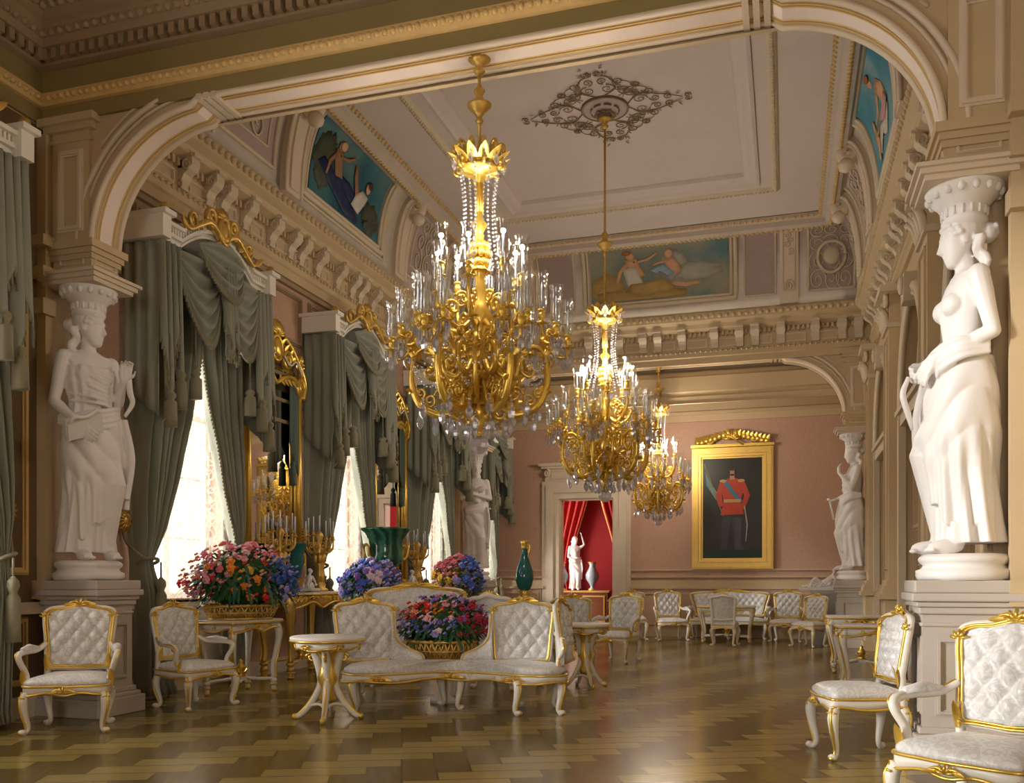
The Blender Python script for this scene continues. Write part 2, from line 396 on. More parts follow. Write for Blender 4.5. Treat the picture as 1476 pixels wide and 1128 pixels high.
# ------------------------------------------------------------------ arch walls
def zi(u):
    if u < UA + EA: x = (UA + EA - u) / EA
    elif u > UB - EA: x = (u - UB + EA) / EA
    else: return CROWN
    return SPRING + EB * math.sqrt(max(0, 1 - x * x))
US = [UA + EA * (1 - cos(PI / 2 * k / 20)) for k in range(21)] + [UB - EA * (1 - sin(PI / 2 * k / 20)) for k in range(21)]
US = sorted(set(round(u, 5) for u in US))
ARC = [(u, zi(u)) for u in US]
def off_arc(e):
    out = []
    for i, (u, z) in enumerate(ARC):
        a, c = ARC[max(0, i - 1)], ARC[min(len(ARC) - 1, i + 1)]
        dx, dz = c[0] - a[0], c[1] - a[1]; L = math.hypot(dx, dz) or 1
        out.append((u - dz / L * e, z + dx / L * e))
    return out
def arch_wall(n, v0, v1, top):
    b = MB(); m = len(ARC)
    vs = [(u, v0, z) for u, z in ARC] + [(u, v1, z) for u, z in ARC] + [(u, v0, top) for u, _ in ARC] + [(u, v1, top) for u, _ in ARC]
    fs = []
    for i in range(m - 1): fs += [(i, i + 1, 2 * m + i + 1, 2 * m + i), (m + i + 1, m + i, 3 * m + i, 3 * m + i + 1), (i + 1, i, m + i, m + i + 1)]
    b.add(vs, fs); b.box(UL - .1, UA, v0, v1, SPRING, top); b.box(UB, UR + .1, v0, v1, SPRING, top)
    for s, x0, x1 in ((-1, UL - .1, UL + .03), (1, UR - .03, UR + .1)): b.box(x0, x1, v0 + .02, v1 - .02, 1.31, SPRING)
    o = struct(b.build('wall_arch_%s' % n, MAT['stone']))
    # bands on the soffit and along the arch edge
    s = MB()
    s.tube([(u, v0 - .012, z) for u, z in off_arc(0)], .028, 6)
    for e, r in ((.10, .016), (.16, .03)):
        P_ = off_arc(e); k_ = len(P_) // 2
        for Q_ in (P_[:k_], P_[k_:]): s.tube([(u, v0 - .012, z) for u, z in Q_ if z < CROWN + .05], r, 6)
    s.tube([(u, v1 + .012, z) for u, z in off_arc(0.0)], .028, 6)
    for uu in (UA + EA + .02, UA + EA + .10, UA + EA + .18, UB - EA - .02, UB - EA - .10, UB - EA - .18): s.box(uu - .025, uu + .025, v0 - .04, v1 + .04, CROWN - .035, CROWN + .02)
    # panels of the spandrels
    for (p, q) in ((UA + .04, UA + EA + .1), (UB - EA - .1, UB - .04)):
        pts = [(u, v0 - .01, z) for u, z in off_arc(.24) if p < u < q]
        cx = p if p < -3 else q
        s.tube(pts + [(cx, v0 - .01, CROWN - .02 + .02), pts[0] if p < -3 else pts[-1]], .014, 6) if False else s.tube(pts, .014, 6)
    s.build('arch_moulding', MAT['stone_light'], o)
    g = MB()
    for vv in (lerp(v0, v1, .17), lerp(v0, v1, .26), lerp(v0, v1, .74), lerp(v0, v1, .83)): g.tube([(u, vv, z - .004) for u, z in ARC], .009, 5)
    g.build('gilt_line', MAT['ochre'], o)
    pn = MB(); mm = MB()
    i0 = [i for i, (u, z) in enumerate(ARC)]
    pts = off_arc(-.006)
    for i in range(m - 1):
        (ua, za), (ub, zb) = pts[i], pts[i + 1]; va, vb = lerp(v0, v1, .28), lerp(v0, v1, .72)
        pn.add([(ua, va, za), (ub, va, zb), (ub, vb, zb), (ua, vb, za), (ua, va, za + .004), (ub, va, zb + .004), (ub, vb, zb + .004), (ua, vb, za + .004)], [(0, 3, 2, 1), (4, 5, 6, 7), (0, 1, 5, 4), (2, 3, 7, 6)])
    pn.build('soffit_panel', MAT['ceiling_pink'], o)
    # upper pilasters with impost blocks over the caryatids
    t = MB(); pm = MB()
    for x0, x1 in ((UA - .45, UA), (UB, UB + .45)):
        t.box(x0, x1, v0 - .005, v1 + .005, 4.28, SPRING - .1)
        for d_, z0, z1 in ((.02, SPRING - .12, SPRING - .07), (.04, SPRING - .07, SPRING - .02), (.065, SPRING - .02, SPRING + .05), (.02, 4.24, 4.31)): t.box(x0 - d_, x1 + d_, v0 - .005 - d_, v1 + .005 + d_, z0, z1)
        t.box(x0 + .02, x1 - .0, v0 - .03, v0 + .02, SPRING + .05, 5.62)
        for d_, z0, z1 in ((.03, 5.50, 5.54), (.06, 5.60, 5.66), (.10, 5.66, 5.73)): t.box(x0 - d_, x1 + d_, v0 - .01 - d_, v0, z0, z1)
        pm.frame(x0 + .09, x1 - .07, SPRING + .14, 5.42, .06, v0 - .025, v0 - .06)
        pm.frame(x0 + .08, x1 - .08, 4.33, 4.41, .02, v0 + .0, v0 - .02)
        xs = x1 if x0 < -3 else x0
        pm.frame(v0 + .03, v1 - .03, 4.33, 4.41, .02, xs - (.005 if x0 < -3 else -.005), xs + (.015 if x0 < -3 else -.015), 'yz')
    t.build('impost', MAT['stone'], o); pm.build('pilaster_panel', MAT['stone_light'], o)
    # narrow responding pilasters against the side walls
    r = MB()
    for x0, x1, vv in ((UL, UL + .12, v0), (UR - .12, UR, v0)):
        r.box(x0, x1, vv - .08, vv, 1.3, 5.6); r.box(x0 - .02, x1 + .03, vv - .14, vv, 1.12, 1.3); r.box(x0 - .02, x1 + .05, vv - .16, vv, 3.85, 4.0); r.box(x0 - .02, x1 + .07, vv - .18, vv, 4.2, 4.3); r.box(x0 - .02, x1 + .07, vv - .18, vv, 4.5, 4.6)
    r.build('side_pilaster', MAT['stone'], o)
    return o
MAT['ceiling_pink'] = simple('pink soffit', C(.80, .68, .60), .6, var=.05)
AW = arch_wall('front', VF, VB, 7.0)
AF = arch_wall('far', VC, VD, 8.5)

b = MB(); NWU = [(-1.2, 1.0)]; pu = UL - .4  # unseen opening behind the camera, added and sized to set the front fill
for a, c in NWU: b.box(pu, a, NF - .3, NF, 0, 7); b.box(a, c, NF - .3, NF, 0, .9); b.box(a, c, NF - .3, NF, 3.6, 7); pu = c
b.box(pu, UR + .5, NF - .3, NF, 0, 7); struct(b.build('wall_near', MAT['damask_wall']))
# ------------------------------------------------------------------ near room cornice and ceiling
o = struct(MB().loop([(0, 5.72), (.035, 5.72), (.035, 5.86), (.0, 5.88)], UL, UR, NF, VF).loop([(0, 5.99), (.03, 6.0), (.03, 6.22), (0, 6.24)], UL, UR, NF, VF).build('trim_1', MAT['olive']))
bd = MB().loop([(0, 5.86), (.07, 5.87), (.11, 5.93), (.11, 5.97), (.02, 6.0)], UL, UR, NF, VF)
def beads(b, d, z, u0, u1, v0, v1, step, r, runs='LRB'):
    if 'B' in runs:
        n = int((u1 - u0 - 2 * d) / step)
        for i in range(n + 1): b.sphere((u0 + d + i * step, v1 - d, z), r, 6, 4)
    n = int((v1 - v0 - 2 * d) / step)
    for i in range(n + 1):
        if 'L' in runs: b.sphere((u0 + d, v0 + d + i * step, z), (r[0], r[1], r[2]) if isinstance(r, tuple) else r, 6, 4)
        if 'R' in runs: b.sphere((u1 - d, v0 + d + i * step, z), r, 6, 4)
beads(bd, .10, 5.925, UL, UR, 2.0, VF, .075, .032, 'LB')
bd.build('bead_moulding', MAT['ochre'], o)
dn = MB().loop([(.0, 6.22), (.09, 6.24), (.09, 6.27), (.06, 6.27), (.06, 6.36), (.17, 6.37), (.19, 6.44), (.27, 6.50), (.27, 6.54), (.36, 6.58), (.40, 6.66), (.52, 6.70), (.55, 6.78), (.70, 6.84), (.74, 6.98)], UL, UR, NF, VF)
for i in range(130):
    u = UL + .14 + i * .11
    if u < UR - .1: dn.box(u, u + .06, VF - .15, VF - .05, 6.27, 6.365)
for i in range(60):
    v = VF - .2 - i * .11; dn.box(UL + .05, UL + .15, v, v + .06, 6.27, 6.365)
beads(dn, .38, 6.61, UL, UR, 1.5, VF, .10, .045, 'LB'); beads(dn, .22, 6.46, UL, UR, 1.5, VF, .10, .035, 'LB')
dn.build('dentil_cornice', MAT['brownstone'], o)
struct(MB().box(UL - .4, UR + .4, NF, VB, 7.0, 7.15).build('ceiling_near', MAT['cove_dark']))
# long panel line on the fascia
MB().tube([(UA + EA, VF - .005, 5.79 - .02), (UB - EA, VF - .005, 5.77)], .012, 6).build('gilt_line', MAT['ochre'], o)
# wall panels of the near room's left wall
pn = MB()
for v0, v1 in ((6.5, 6.86), (3.0, 3.35)):
    pn.frame(v0, v1, 1.35, 5.5, .07, UL, UL + .05, 'yz')
pn.frame(6.5, 6.86, .3, .95, .06, UL, UL + .04, 'yz')
struct(pn.build('trim_2', MAT['ochre']))
struct(MB().box(UL, UL + .012, 6.3, VF, .2, 5.7).box(UL, UL + .012, 2.4, 4.3, .2, 5.7).build('trim_8', MAT['wood_panel']))

# ------------------------------------------------------------------ hall entablature
H0, H1 = VB, VC
ent = MB().loop([(0, 5.66), (.05, 5.66), (.05, 5.78), (.08, 5.80), (.08, 5.90), (.03, 5.92), (.03, 6.27), (.07, 6.28), (.21, 6.33), (.24, 6.40), (.33, 6.46), (.36, 6.58), (.31, 6.63), (.2, 6.64)], UL, UR, H0, H1)
beads(ent, .345, 6.53, UL, UR, H0, H1, .13, .05); beads(ent, .085, 5.90, UL, UR, H0, H1, .10, .028)
for i in range(200):
    v = H0 + .3 + i * .09
    if v < H1 - .2: ent.box(UL, UL + .10, v, v + .045, 6.19, 6.28); ent.box(UR - .10, UR, v, v + .045, 6.19, 6.28)
for i in range(100):
    u = UL + .2 + i * .09
    if u < UR - .2: ent.box(u, u + .045, H1 - .10, H1, 6.19, 6.28)
EN = struct(ent.build('trim_3', MAT['stone']))
def corbel_mesh():
    b = MB(); w = .075
    prof = [(.0, 5.95), (.05, 5.95), (.055, 6.06), (.09, 6.12), (.16, 6.17), (.2, 6.22), (.2, 6.30), (.24, 6.31), (.24, 6.345), (0, 6.345)]
    b.prism([(-a, z - 6.1) for a, z in prof], -w, w, 'yz')
    for s in (-1, 1):
        b.tube(spiral((s * w, -.13, .12), .07, .01, PI / 2, 1.4, (0, -1, 0), (0, 0, 1), 18), [.018, .012], 5)
        b.tube(spiral((s * w, -.03, -.10), .04, .01, -PI / 2, 1.2, (0, -1, 0), (0, 0, 1), 14), [.014, .01], 5)
    b.cbox((0, -.1, .225), (.19, .22, .03)); return b
cb0 = corbel_mesh().build('corbel', MAT['relief'], EN); first = True
def spots(L):
    out = []; n = int(L / .62)
    for i in range(n):
        x = .45 + i * (L - .9) / (n - 1)
        out += [x - .15, x + .15] if i % 3 == 0 else [x]
    return out
def put_corbel(x, y, rz):
    global first
    c = cb0 if first else cb0.copy()
    if not first: COL.objects.link(c)
    first = False; c.parent = EN; c.location = (x, y, 6.1); c.rotation_euler = (0, 0, rz)
for s in spots(UR - UL): put_corbel(UL + s, VC - .03, 0)
for s in spots(H1 - H0): put_corbel(UL + .03, H0 + s, PI / 2); put_corbel(UR - .03, H0 + s, -PI / 2)
fp = MB()
for s in range(17):
    v = H0 + .75 + s * .62
    fp.frame(v - .2, v + .2, 5.97, 6.15, .03, UL + .03, UL + .06, 'yz'); fp.frame(v - .2, v + .2, 5.97, 6.15, .03, UR - .03, UR - .06, 'yz')
for s in range(12):
    u = UL + .8 + s * .63; fp.frame(u - .2, u + .2, 5.97, 6.15, .03, VC - .03, VC - .06)
fp.build('frieze_panel', MAT['stone_light'], EN)

# ------------------------------------------------------------------ cove and ceiling of the hall
def cove_dz(th, e=0):
    return .30 + .45 * (1 - cos(th)) + e * cos(th) , 6.64 + 1.38 * sin(th) - e * sin(th)
def CP(side, s, q, e=0):
    """point on the cove: s along the wall, q from 0 (cornice) to 1 (ceiling), e stands off the surface"""
    th = q * PI / 2; d, z = cove_dz(th, e)
    if side == 'L': return (UL + d, s, z)
    if side == 'R': return (UR - d, s, z)
    return (s, VC - d, z)
cv = MB().loop([(.2, 6.63)] + [cove_dz(PI / 2 * k / 14) for k in range(15)], UL, UR, H0, H1, True)
CVO = struct(cv.build('ceiling_cove', MAT['cove']))
def patch(b, side, s0, s1, q0, q1, e0, e1, n=10, m=2):
    for (sa, sb) in [(lerp(s0, s1, i / m), lerp(s0, s1, (i + 1) / m)) for i in range(m)]:
        for i in range(n):
            qa, qb = lerp(q0, q1, i / n), lerp(q0, q1, (i + 1) / n)
            b.add([CP(side, x, q, e) for e in (e0, e1) for (x, q) in ((sa, qa), (sb, qa), (sb, qb), (sa, qb))], [(0, 1, 2, 3), (7, 6, 5, 4), (0, 4, 5, 1), (1, 5, 6, 2), (2, 6, 7, 3), (3, 7, 4, 0)])
    return b
def cframe(b, side, s0, s1, q0, q1, r, e=.02):
    n = 14
    pts = [CP(side, lerp(s0, s1, i / n), q0, e) for i in range(n)] + [CP(side, s1, lerp(q0, q1, i / n), e) for i in range(n)] + [CP(side, lerp(s1, s0, i / n), q1, e) for i in range(n)] + [CP(side, s0, lerp(q1, q0, i / n), e) for i in range(n)]
    b.tube(pts, r, 6, True)
def cscroll(b, side, s, q, r, turns, a0, e=.03, k=1.45, rad=.016):
    pts = []
    for i in range(31):
        t = i / 30; a = a0 + turns * 2 * PI * t; rr = r * (1 - .92 * t); pts.append(CP(side, s + rr * cos(a), clamp(q + rr * sin(a) / k, .02, .98), e))
    b.tube(pts, [rad, rad * .7], 5)
fr, rl, dk, rb = MB(), MB(), MB(), MB()
for side in 'LR':
    for v in (9.0, 11.05, 14.65, 16.7):
        patch(rb, side, v - .20, v + .20, 0, 1, 0, .10, 12, 1); patch(rb, side, v - .11, v + .11, .03, .97, .10, .13, 12, 1)
        for w in (-.2, .2): rb.tube([CP(side, v + w, q / 12, .1) for q in range(13)], .03, 6)
        p = CP(side, v, .95, .13); sg = 1 if side == 'L' else -1
        rb.tube(spiral((p[0], v, p[2] - .06), .13, .02, PI / 2, 1.6, (sg, 0, 0), (0, 0, 1), 26), .09, 8)
        rb.lathe([(.02, 0), (.1, .05), (.12, .12), (.09, .2), (.0, .22)], 10, (p[0] + sg * .02, v, p[2] - .36))
    for v0, v1 in ((9.3, 10.75), (14.95, 16.4)):
        patch(dk, side, v0 + .1, v1 - .1, .1, .9, 0, .012, 8, 1); cframe(fr, side, v0 + .1, v1 - .1, .1, .9, .03); cframe(fr, side, v0 + .26, v1 - .26, .2, .8, .016)
        m = (v0 + v1) / 2
        for q in (.3, .5, .7):
            for sgn in (-1, 1): cscroll(rl, side, m + sgn * .19, q, .17, 1.6 * sgn, PI / 2)
    for v0, v1 in ((16.98, 18.05),):
        patch(dk, side, v0, v1, .06, .94, 0, .012, 8, 1); cframe(fr, side, v0, v1, .06, .94, .03)
        for i in range(10): cscroll(rl, side, v0 + .2 + (i % 3) * .33, .16 + .19 * (i // 3) + .05 * (i % 2), .17, 1.7 * (-1) ** i, i)
    cframe(fr, side, 11.37, 13.98, .1, .92, .05, .03); cframe(fr, side, 11.47, 13.88, .135, .885, .03, .03); cframe(fr, side, 11.28, 14.07, .06, .96, .025, .03)
for s0, s1 in ((.38, 1.22), (-6.55, -5.6)):
    patch(dk, 'B', s0, s1, .1, .9, 0, .012, 8, 1); cframe(fr, 'B', s0, s1, .1, .9, .03)
    c0 = (s0 + s1) / 2
    for i in range(12): cscroll(rl, 'B', s0 + .17 + (i % 3) * (s1 - s0 - .3) / 2.2, .19 + .19 * (i // 3), .16, 1.7 * (-1) ** i, i * 1.3)
    rl.tube([CP('B', c0 + .25 * cos(a * PI / 12), .42 + .17 * sin(a * PI / 12), .05) for a in range(25)], .035, 6); rl.sphere(CP('B', c0, .42, .04), (.16, .06, .18), 12, 8)
for s in (.03, -5.2):
    patch(rb, 'B', s - .17, s + .17, 0, 1, 0, .07, 12, 1); cframe(fr, 'B', s - .11, s + .11, .12, .9, .014, .08); rb.box(s - .22, s + .22, VC - .86, VC - .62, 7.9, 8.02)
    for i in range(5): cscroll(rl, 'B', s + .03 * (-1) ** i, .85 - .08 * i, .07, 1.4 * (-1) ** i, i, .09, rad=.012)
    cscroll(rl, 'B', s, .16, .09, 1.8, 0, .09)
for s0, s1 in ((-.8, -.22), (-4.95, -4.2)):
    patch(dk, 'B', s0, s1, .1, .92, 0, .012, 8, 1); cframe(fr, 'B', s0, s1, .1, .92, .022)
cframe(fr, 'B', -3.98, -.97, .1, .92, .05, .03); cframe(fr, 'B', -3.9, -1.05, .135, .885, .03, .03)
fr.build('cove_frame', MAT['relief'], CVO); rl.build('cove_scrollwork', MAT['relief'], CVO); dk.build('cove_panel', MAT['cove_dark'], CVO); rb.build('cove_rib', MAT['stone_light'], CVO)

tp = MB().loop([(.73, 8.03), (.69, 7.96), (.74, 7.89), (.84, 7.87), (.93, 7.92), (.95, 8.0), (1.02, 8.02), (1.04, 8.08)], UL, UR, H0, H1)
for i in range(2000):
    pass
TR = struct(tp.build('trim_4', MAT['cove']))
rp = MB(); beads(rp, 1.02, 8.03, UL, UR, H0, H1, .11, (.04, .04, .035), 'LRB'); beads(rp, .83, 7.875, UL, UR, H0, H1, .09, .035, 'LRB')
rp.build('rope_moulding', MAT['ochre'], TR)
struct(MB().loop([(.6, 8.09), (2.05, 8.09), (2.05, 8.06), (2.10, 8.05), (2.14, 8.08), (2.22, 8.10), (2.30, 8.14), (2.32, 8.2)], UL, UR, H0, H1 - .45).build('ceiling_border', MAT['ceiling']))
CH0 = H0; CH1 = H1 - .2
ro = MB()
u0, u1, v0, v1 = UL + 1.72, UR - 1.72, H0 + 1.72, CH1 - 2.0
ro.loop([(0, 8.09), (.03, 8.05), (.10, 8.04), (.14, 8.09)], u0, u1, v0, v1); beads(ro, .07, 8.04, u0, u1, v0, v1, .07, .03, 'LRB')
struct(ro.build('trim_5', MAT['relief']))
struct(MB().box(UL + 1.9, UR - 1.9, H0 + 1.9, CH1 - 1.9, 8.2, 8.35).box(UL - .4, UR + .4, H0 - .2, H1 + .3, 8.5, 8.6).build('ceiling', MAT['ceiling']))

# ------------------------------------------------------------------ far bay: back wall with doorway, its ceiling and cornice
DU, DH, DT = -4.6, .66, 3.26
b = MB().box(UL - .4, DU - DH, VE, VE + .3, 0, 7).box(DU + DH, UR + .5, VE, VE + .3, 0, 7).box(DU - DH, DU + DH, VE, VE + .3, DT, 7)
BW = struct(b.build('wall_back', MAT['damask_wall']))
MB().box(UL, DU - 1.1, VE - .05, VE, .0, 1.12).box(DU + 1.1, UR, VE - .05, VE, 0, 1.12).build('dado', MAT['wall_pink'], BW)
q = MB()
for x0, x1 in ((UL, DU - 1.05), (DU + 1.05, UR)):
    for z0, z1, d in ((1.10, 1.16, .10), (1.16, 1.30, .05), (1.36, 1.40, .07), (.0, .16, .09), (1.52, 1.56, .05)): q.box(x0, x1, VE - d, VE, z0, z1)
    w = x1 - x0; n = max(1, int(w / 1.4))
    for i in range(n): q.frame(x0 + .1 + i * w / n, x0 + (i + 1) * w / n - .1, .25, 1.02, .05, VE - .05, VE - .08)
q.build('dado_rail', MAT['stone'], BW)
q = MB().loop([(.0, 4.95), (.05, 4.95), (.05, 5.1), (.08, 5.12), (.08, 5.18), (0.02, 5.2), (.02, 5.5), (.1, 5.55), (.12, 5.62), (.25, 5.7), (.28, 5.8), (.4, 5.88)], UL, UR, VD, VE)
for i in range(100):
    u = UL + .2 + i * .085
    if u < UR - .2: q.box(u, u + .045, VE - .16, VE - .05, 5.54, 5.61)
q.build('back_cornice', MAT['stone'], BW)
struct(MB().box(UL - .4, UR + .4, VD - .2, VE + .3, 5.88, 6.1).build('ceiling_far', MAT['cove_dark']))
d = MB()
for o_, i_, p in ((1.08, .94, .06), (.98, .80, .10), (.84, .66, .06)):
    d.box(DU - o_, DU - i_, VE - p, VE, 0, DT + i_ - .66); d.box(DU + i_, DU + o_, VE - p, VE, 0, DT + i_ - .66); d.box(DU - o_, DU + o_, VE - p, VE, DT + i_ - .66, DT + o_ - .66)
d.box(DU - 1.0, DU + 1.0, VE - .08, VE, DT + .42, DT + .72); d.frame(DU - .85, DU + .85, DT + .47, DT + .68, .04, VE - .08, VE - .11)
for z, p, w in ((DT + .72, .14, 1.08), (DT + .78, .2, 1.14)): d.box(DU - w, DU + w, VE - p, VE, z, z + .07)
for s in (-1, 1): d.tube(spiral((DU + s * .95, VE - .12, DT + .62), .09, .01, PI / 2, s * 1.5, (1, 0, 0), (0, 0, 1), 24), .03, 6)
d.box(DU - DH, DU - DH + .03, VE, VE + .3, 0, DT); d.box(DU + DH - .03, DU + DH, VE, VE + .3, 0, DT); d.box(DU - DH, DU + DH, VE, VE + .3, DT - .03, DT)
struct(d.build('door_1', MAT['stone_light']))
# the red room beyond the doorway
MAT['red_wall'] = simple('crimson wall', C(.40, .02, .025), .7, var=.15)
struct(MB().box(-8.5, -1.5, 24.6, 24.8, 0, 5).box(-8.7, -8.5, VE + .3, 24.8, 0, 5).box(-1.5, -1.3, VE + .3, 24.8, 0, 5).box(-8.7, -1.3, VE + .3, 24.8, 5, 5.1).build('wall_beyond', MAT['red_wall']))

# ------------------------------------------------------------------ left wall trim: dado, panels above the windows
q = MB(); w1 = MB()
edges = [NF] + [x for c in WIN for x in (c - (WHALF if c < 19 else .6), c + (WHALF if c < 19 else .6))] + [VE]
for z0, z1, dd in ((0, .2, .07), (.98, 1.04, .09), (1.04, 1.09, .06)): q.box(UL, UL + dd, 0, VE, z0, z1)
struct(q.build('baseboard_left', MAT['stone_light']))
for c in WIN:
    w1.box(UL, UL + .03, c - .95, c + .95, .2, .98); w1.frame(c - .8, c + .8, .3, .88, .07, UL + .03, UL + .055, 'yz')
struct(w1.build('trim_6', MAT['white']))
q = MB()
for a, c in zip(WIN, WIN[1:]):
    m = (a + c) / 2
    if m < 7.4 and m > 6: continue
    for z0, z1, dd in ((3.55, 3.60, .05), (3.85, 3.9, .05), (4.0, 4.22, .035), (4.22, 4.27, .06)): q.box(UL, UL + dd, a + .9, c - .9, z0, z1)
for c in (9.15, 11.07, 12.97, 14.9, 16.75): q.frame(c - .85, c + .85, 4.75, 5.5, .07, UL, UL + .05, 'yz')
for z0, z1, dd in ((5.56, 5.62, .06), (4.62, 4.66, .04)): q.box(UL, UL + dd, VB, VC, z0, z1)
struct(q.build('trim_7', MAT['brownstone']))

# windows: sash frame with bars, panes, reveals
for k, c in enumerate(WIN):
    w, WTOP = wsize(c); x = UL - .24
    f = MB().box(x - .04, x + .04, c - w, c - w + .09, SILL, WTOP).box(x - .04, x + .04, c + w - .09, c + w, SILL, WTOP).box(x - .04, x + .04, c - w, c + w, SILL, SILL + .1).box(x - .04, x + .04, c - w, c + w, WTOP - .1, WTOP)
    f.box(x - .035, x + .035, c - .05, c + .05, SILL, WTOP).box(x - .03, x + .03, c - w, c + w, 3.3, 3.38)
    for z in (1.8, 2.55): f.box(x - .015, x + .015, c - w, c + w, z, z + .03)
    f.box(UL - .42, UL + .06, c - w - .04, c + w + .04, SILL - .04, SILL + .02)
    o = struct(f.build('window_%d' % (k + 1), MAT['white']))
    MB().box(x - .004, x + .004, c - w + .05, c + w - .05, SILL + .05, WTOP - .05).build('pane', MAT['pane'], o)
# ------------------------------------------------------------------ ornament helpers
def leafblade(b, p0, d, up, L, w, curl=.5, n=6, side=None):
    """a curved acanthus or foliage blade, closed and tapering"""
    d = Vector(d).normalized(); up = Vector(up).normalized(); sd = d.cross(up)
    if sd.length < 1e-4: sd = d.orthogonal()
    sd.normalize(); p = Vector(p0); vs = []
    for i in range(n + 1):
        t = i / n; ww = w * (math.sin(PI * min(1, t * .85 + .12)) ** .8) * (1 if t < 1 else .05)
        a = curl * t; q = p + d * (L * t * cos(a * .6)) + up * (L * t * sin(a) * .6)
        vs += [q - sd * ww, q + up * (ww * .35), q + sd * ww]
    fs = [(i * 3 + k, i * 3 + k + 1, i * 3 + k + 4, i * 3 + k + 3) for i in range(n) for k in range(2)]
    b.add(vs, fs, True)
def shell(b, c, r, ax, ay, nrm, n=7, rad=.18):
    c = Vector(c); ax = Vector(ax); ay = Vector(ay); nrm = Vector(nrm)
    for k in range(n):
        a = PI * (.08 + .84 * k / (n - 1)); e = c + ax * (r * cos(a)) + ay * (r * sin(a))
        b.tube([c, (c + e) / 2 + nrm * (r * .35), e], [r * .05, r * rad * .8, r * rad], 6)
        b.sphere(e, r * rad, 6, 4)
def tassel(b, top, L, r):
    x, y, z = top
    b.tube([(x, y, z), (x, y, z - L * .25)], r * .18, 6)
    b.lathe([(r * .2, 0), (r * .75, -.03 * L - .02), (r * .85, -.12 * L), (r * .5, -.2 * L), (r * .95, -.26 * L), (r, -.6 * L), (r * 1.05, -.78 * L), (.001, -.78 * L)][::-1], 12, (x, y, z - L * .22), True, .08, 6)
# ------------------------------------------------------------------ window dressing, local: x into the room, y along the wall
def pleat(t, n, ph=0): return sin(2 * PI * n * t + ph) + .3 * sin(2 * PI * n * 1.7 * t + ph * 2)
def curtain_panel(s):
    root = thing('curtain', '-', 'curtain')
    inner = [(0.02, .66), (.6, .74), (1.2, .86), (1.5, .93), (1.8, .78), (2.4, .50), (3.2, .23), (4.1, .07), (4.95, .06)]
    outer = [(0.02, 1.06), (.8, 1.08), (1.5, 1.06), (2.2, 1.14), (4.95, 1.16)]
    def fn(a, t):
        z = lerp(.02, 4.95, t); i, o = interp(inner, z), interp(outer, z); w = o - i
        amp = .035 + .03 * w; g = clamp(1 - abs(z - 1.5) / .35)
        y = lerp(i, o, a); x = .19 + amp * pleat(a + .02 * sin(z * 2), 6.5, z * .25 + s) * (1 - .35 * g) - .03 * g
        x += .05 * smooth((1.5 - z) / 1.4) * (1 - a); x = lerp(x, .02, smooth((a - .78) / .22))
        return (x, s * y, z)
    b = MB(); b.grid(fn, 90, 44); o = b.build('drape', MAT['curtain'], root, solid=.012)
    f = MB(); pts = [fn(0.0, t / 60) for t in range(61)]
    f.tube([(p[0] + .012, p[1] - s * .012, p[2]) for p in pts], .012, 5)
    for i in range(110):
        p = fn(0.0, i / 109); f.sphere((p[0] + .012, p[1] - s * (.03 + .008 * (i % 2)), p[2]), (.012, .016, .02), 5, 3)
    for i in range(40): p = fn(i / 39, 0); f.tube([(p[0], p[1], .12), (p[0] + .012, p[1], .03)], [.012, .022], 5)
    f.build('fringe', MAT['fringe'], root)
    k = MB(); ring = [(.17 + .10 * cos(q), s * (.985 + .085 * sin(q)), 1.50 + .04 * sin(q + 1)) for q in [2 * PI * i / 20 for i in range(20)]]
    k.tube(ring, .02, 6, True); k.tube(bez([(.02, s * 1.2, 1.92), (.08, s * 1.2, 1.70), (.20, s * 1.06, 1.52)], 6), .018, 6); tassel(k, (.29, s * .95, 1.50), .75, .06)
    k.build('tieback_cord', MAT['fringe'], root)
    g = MB(); g.lathe([(.0, 0), (.09, .0), (.1, .02), (.07, .04), (.05, .06), (.0, .07)], 16); shell(g, (0, 0, .03), .11, (1, 0, 0), (0, 1, 0), (0, 0, .5), 7); shell(g, (0, 0, .03), .11, (-1, 0, 0), (0, -1, 0), (0, 0, .5), 7)
    r = g.build('rosette', MAT['gold_old'], root); r.matrix_local = Matrix.Translation((.02, s * 1.2, 1.95)) @ Matrix.Rotation(PI / 2, 4, 'Y')
    return root
